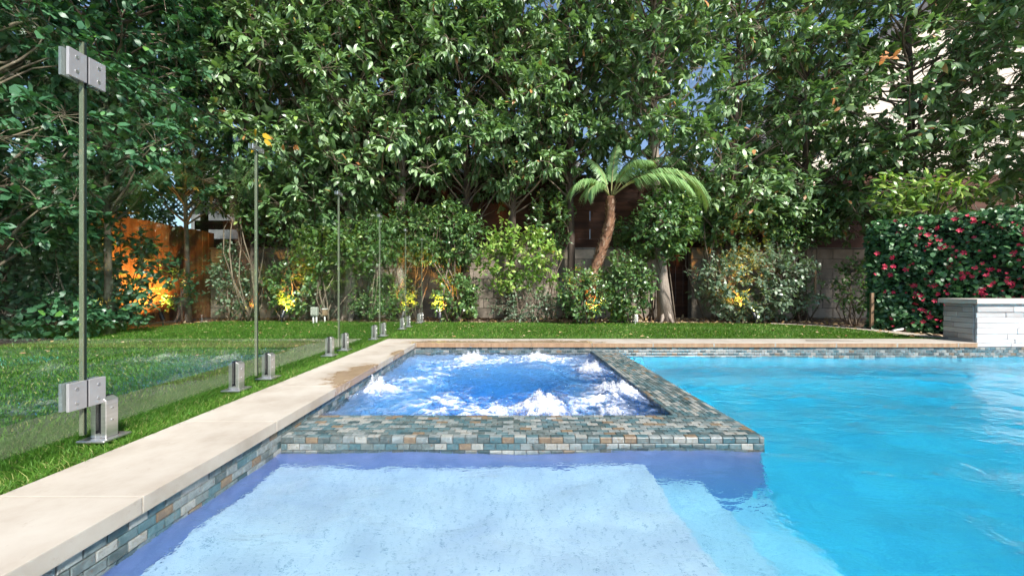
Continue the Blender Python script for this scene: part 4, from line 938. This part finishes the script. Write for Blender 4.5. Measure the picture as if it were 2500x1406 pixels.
lid = MB().box(0, 0.11, -0.05, 0.05, -0.006, 0.006).build('cover', M['stake'], ub, bevel=0.004); lid.location = (0.032, 0, 0.17); lid.rotation_euler = (0, R(48), R(10))
MB().tube([(-0.01,0,-0.03),(-0.01,0,0.045)], 0.014, 10).build('pipe', M['white_pvc'], ub, smooth=True)
def stake_(p, q, r_, label, mat, name='wooden_stake'):
    m_ = MB(); m_.tube([p, q], r_, 4); o = m_.build(name, mat, bevel=0.002); tag(o, label, 'stake'); return o
stake_(at(2128, 800, 5.25), at(2129, 715, 5.25), 0.024, 'square wooden stake at the near end of the flowering hedge', M['stake'])
stake_(at(1991, 740, 6.1), at(1990, 660, 6.1), 0.018, 'thin tan stake at the right side of the large bush', M['stake'])
stake_(at(893, 745, 6.75), at(905, 672, 6.95), 0.016, 'pale stake leaning against the block wall, left of the pair', M['white_pvc'])
stake_(at(911, 745, 6.75), at(906, 668, 6.95), 0.016, 'pale stake leaning against the block wall, right of the pair', M['white_pvc'])
o = MB().tube([at(2180, 808, 4.98), at(2206, 803, 5.02)], 0.016, 10).build('white_pipe', M['white_pvc'], smooth=True); tag(o, 'short white pipe lying by the flowering hedge', 'pipe')
p_ = at(2215, 803, 5.03); mb = MB().box(-0.075, 0.075, -0.03, 0.03, -0.02, 0.02); o = mb.build('wood_offcut', M['stake'], bevel=0.003); o.location = p_; o.rotation_euler = (0, R(-10), R(12)); tag(o, 'brown wood offcut beside the white pipe', 'wood')
# gravel edging, curved round the lawn corner
gp = [(4.10,6.06),(4.53,5.76),(4.71,5.3),(4.75,4.8),(4.71,4.35),(4.675,4.155)]
gq = [(4.18,6.20),(4.70,5.84),(4.92,5.35),(5.02,4.8),(5.02,4.3),(5.0,4.155)]
mb = MB(); mb.add([(x, y, -0.012) for x, y in gp] + [(x, y, -0.012) for x, y in gq], [(i, i+1, i+7, i+6) for i in range(5)])
tag(mb.build('gravel_path', M['gravel']), 'pale gravel strip curving round the lawn corner', 'gravel', kind='structure')
# fallen leaves on lawn and bed
def litter(name, label, n, xr, yr, z, size, keep, mat):
    x = rng.uniform(*xr, n); y = rng.uniform(*yr, n); k = keep(x, y); x = x[k]; y = y[k]; n = len(x)
    A = unit(np.stack([rng.normal(size=n), rng.normal(size=n), rng.normal(0, 0.25, n)], -1)); Nn = unit(np.stack([rng.normal(0, .3, n), rng.normal(0, .3, n), np.ones(n)], -1)); l = size * rng.uniform(0.5, 1.3, n)
    tag(link(name, leaves_mesh(name, np.stack([x, y, np.full(n, z)], -1), A, Nn, l, l * 0.5), mat), label, 'leaves', kind='stuff')
litter('fallen_leaves', 'pale fallen leaves scattered over the lawn', 420, (-5.2,4.8), (3.0,6.6), 0.016, 0.04, lambda x, y: inside(lawn_out, x, y), M['litter'])
litter('leaf_litter', 'brown leaf litter covering the planting bed', 5200, (-5.4,6.2), (4.0,7.4), -0.018, 0.07, lambda x, y: ~inside(lawn_out, x, y) & (y > 4.25), M['litter'])
# withered leaves that stand out in the crowns
def spray(px, py, Y, n, size, mat, label, name):
    c = np.array(at(px, py, Y)); A = unit(rng.normal(size=(n, 3)) + np.array([0, 0, -0.5])); l = size * rng.uniform(0.8, 1.2, n)
    o = link(name, leaves_mesh(name, np.zeros((n, 3)) + rng.normal(0, size * 0.45, (n, 3)), A, unit(np.array([0, -1, 0.5]) + rng.normal(0, .4, (n, 3))), l, l * 0.5), mat); o.location = c; tag(o, label, 'leaves')
spray(2170, 130, 5.0, 7, 0.13, M['dead_leaf'], 'large withered orange leaves hanging in the upper right tree', 'withered_leaves')
spray(640, 325, 5.6, 5, 0.14, M['yellow_leaf'], 'yellow leaves above the clip of the second glass joint', 'yellow_leaves')
spray(715, 355, 5.7, 4, 0.12, M['dead_leaf'], 'small orange withered leaves right of the yellow leaves', 'withered_leaves')
spray(2050, 240, 5.4, 3, 0.12, M['dead_leaf'], 'single pinkish withered leaf cluster in the right tree', 'withered_leaves')


tw = MB().tube([(3.05,3.98,0.004),(3.2,3.95,0.010),(3.42,3.97,0.004),(3.6,3.93,0.004)], [0.003,0.004,0.003,0.002], 5).build('fallen_twig', M['twig'], smooth=True)
tag(tw, 'thin brown twig lying on the far coping', 'twig')
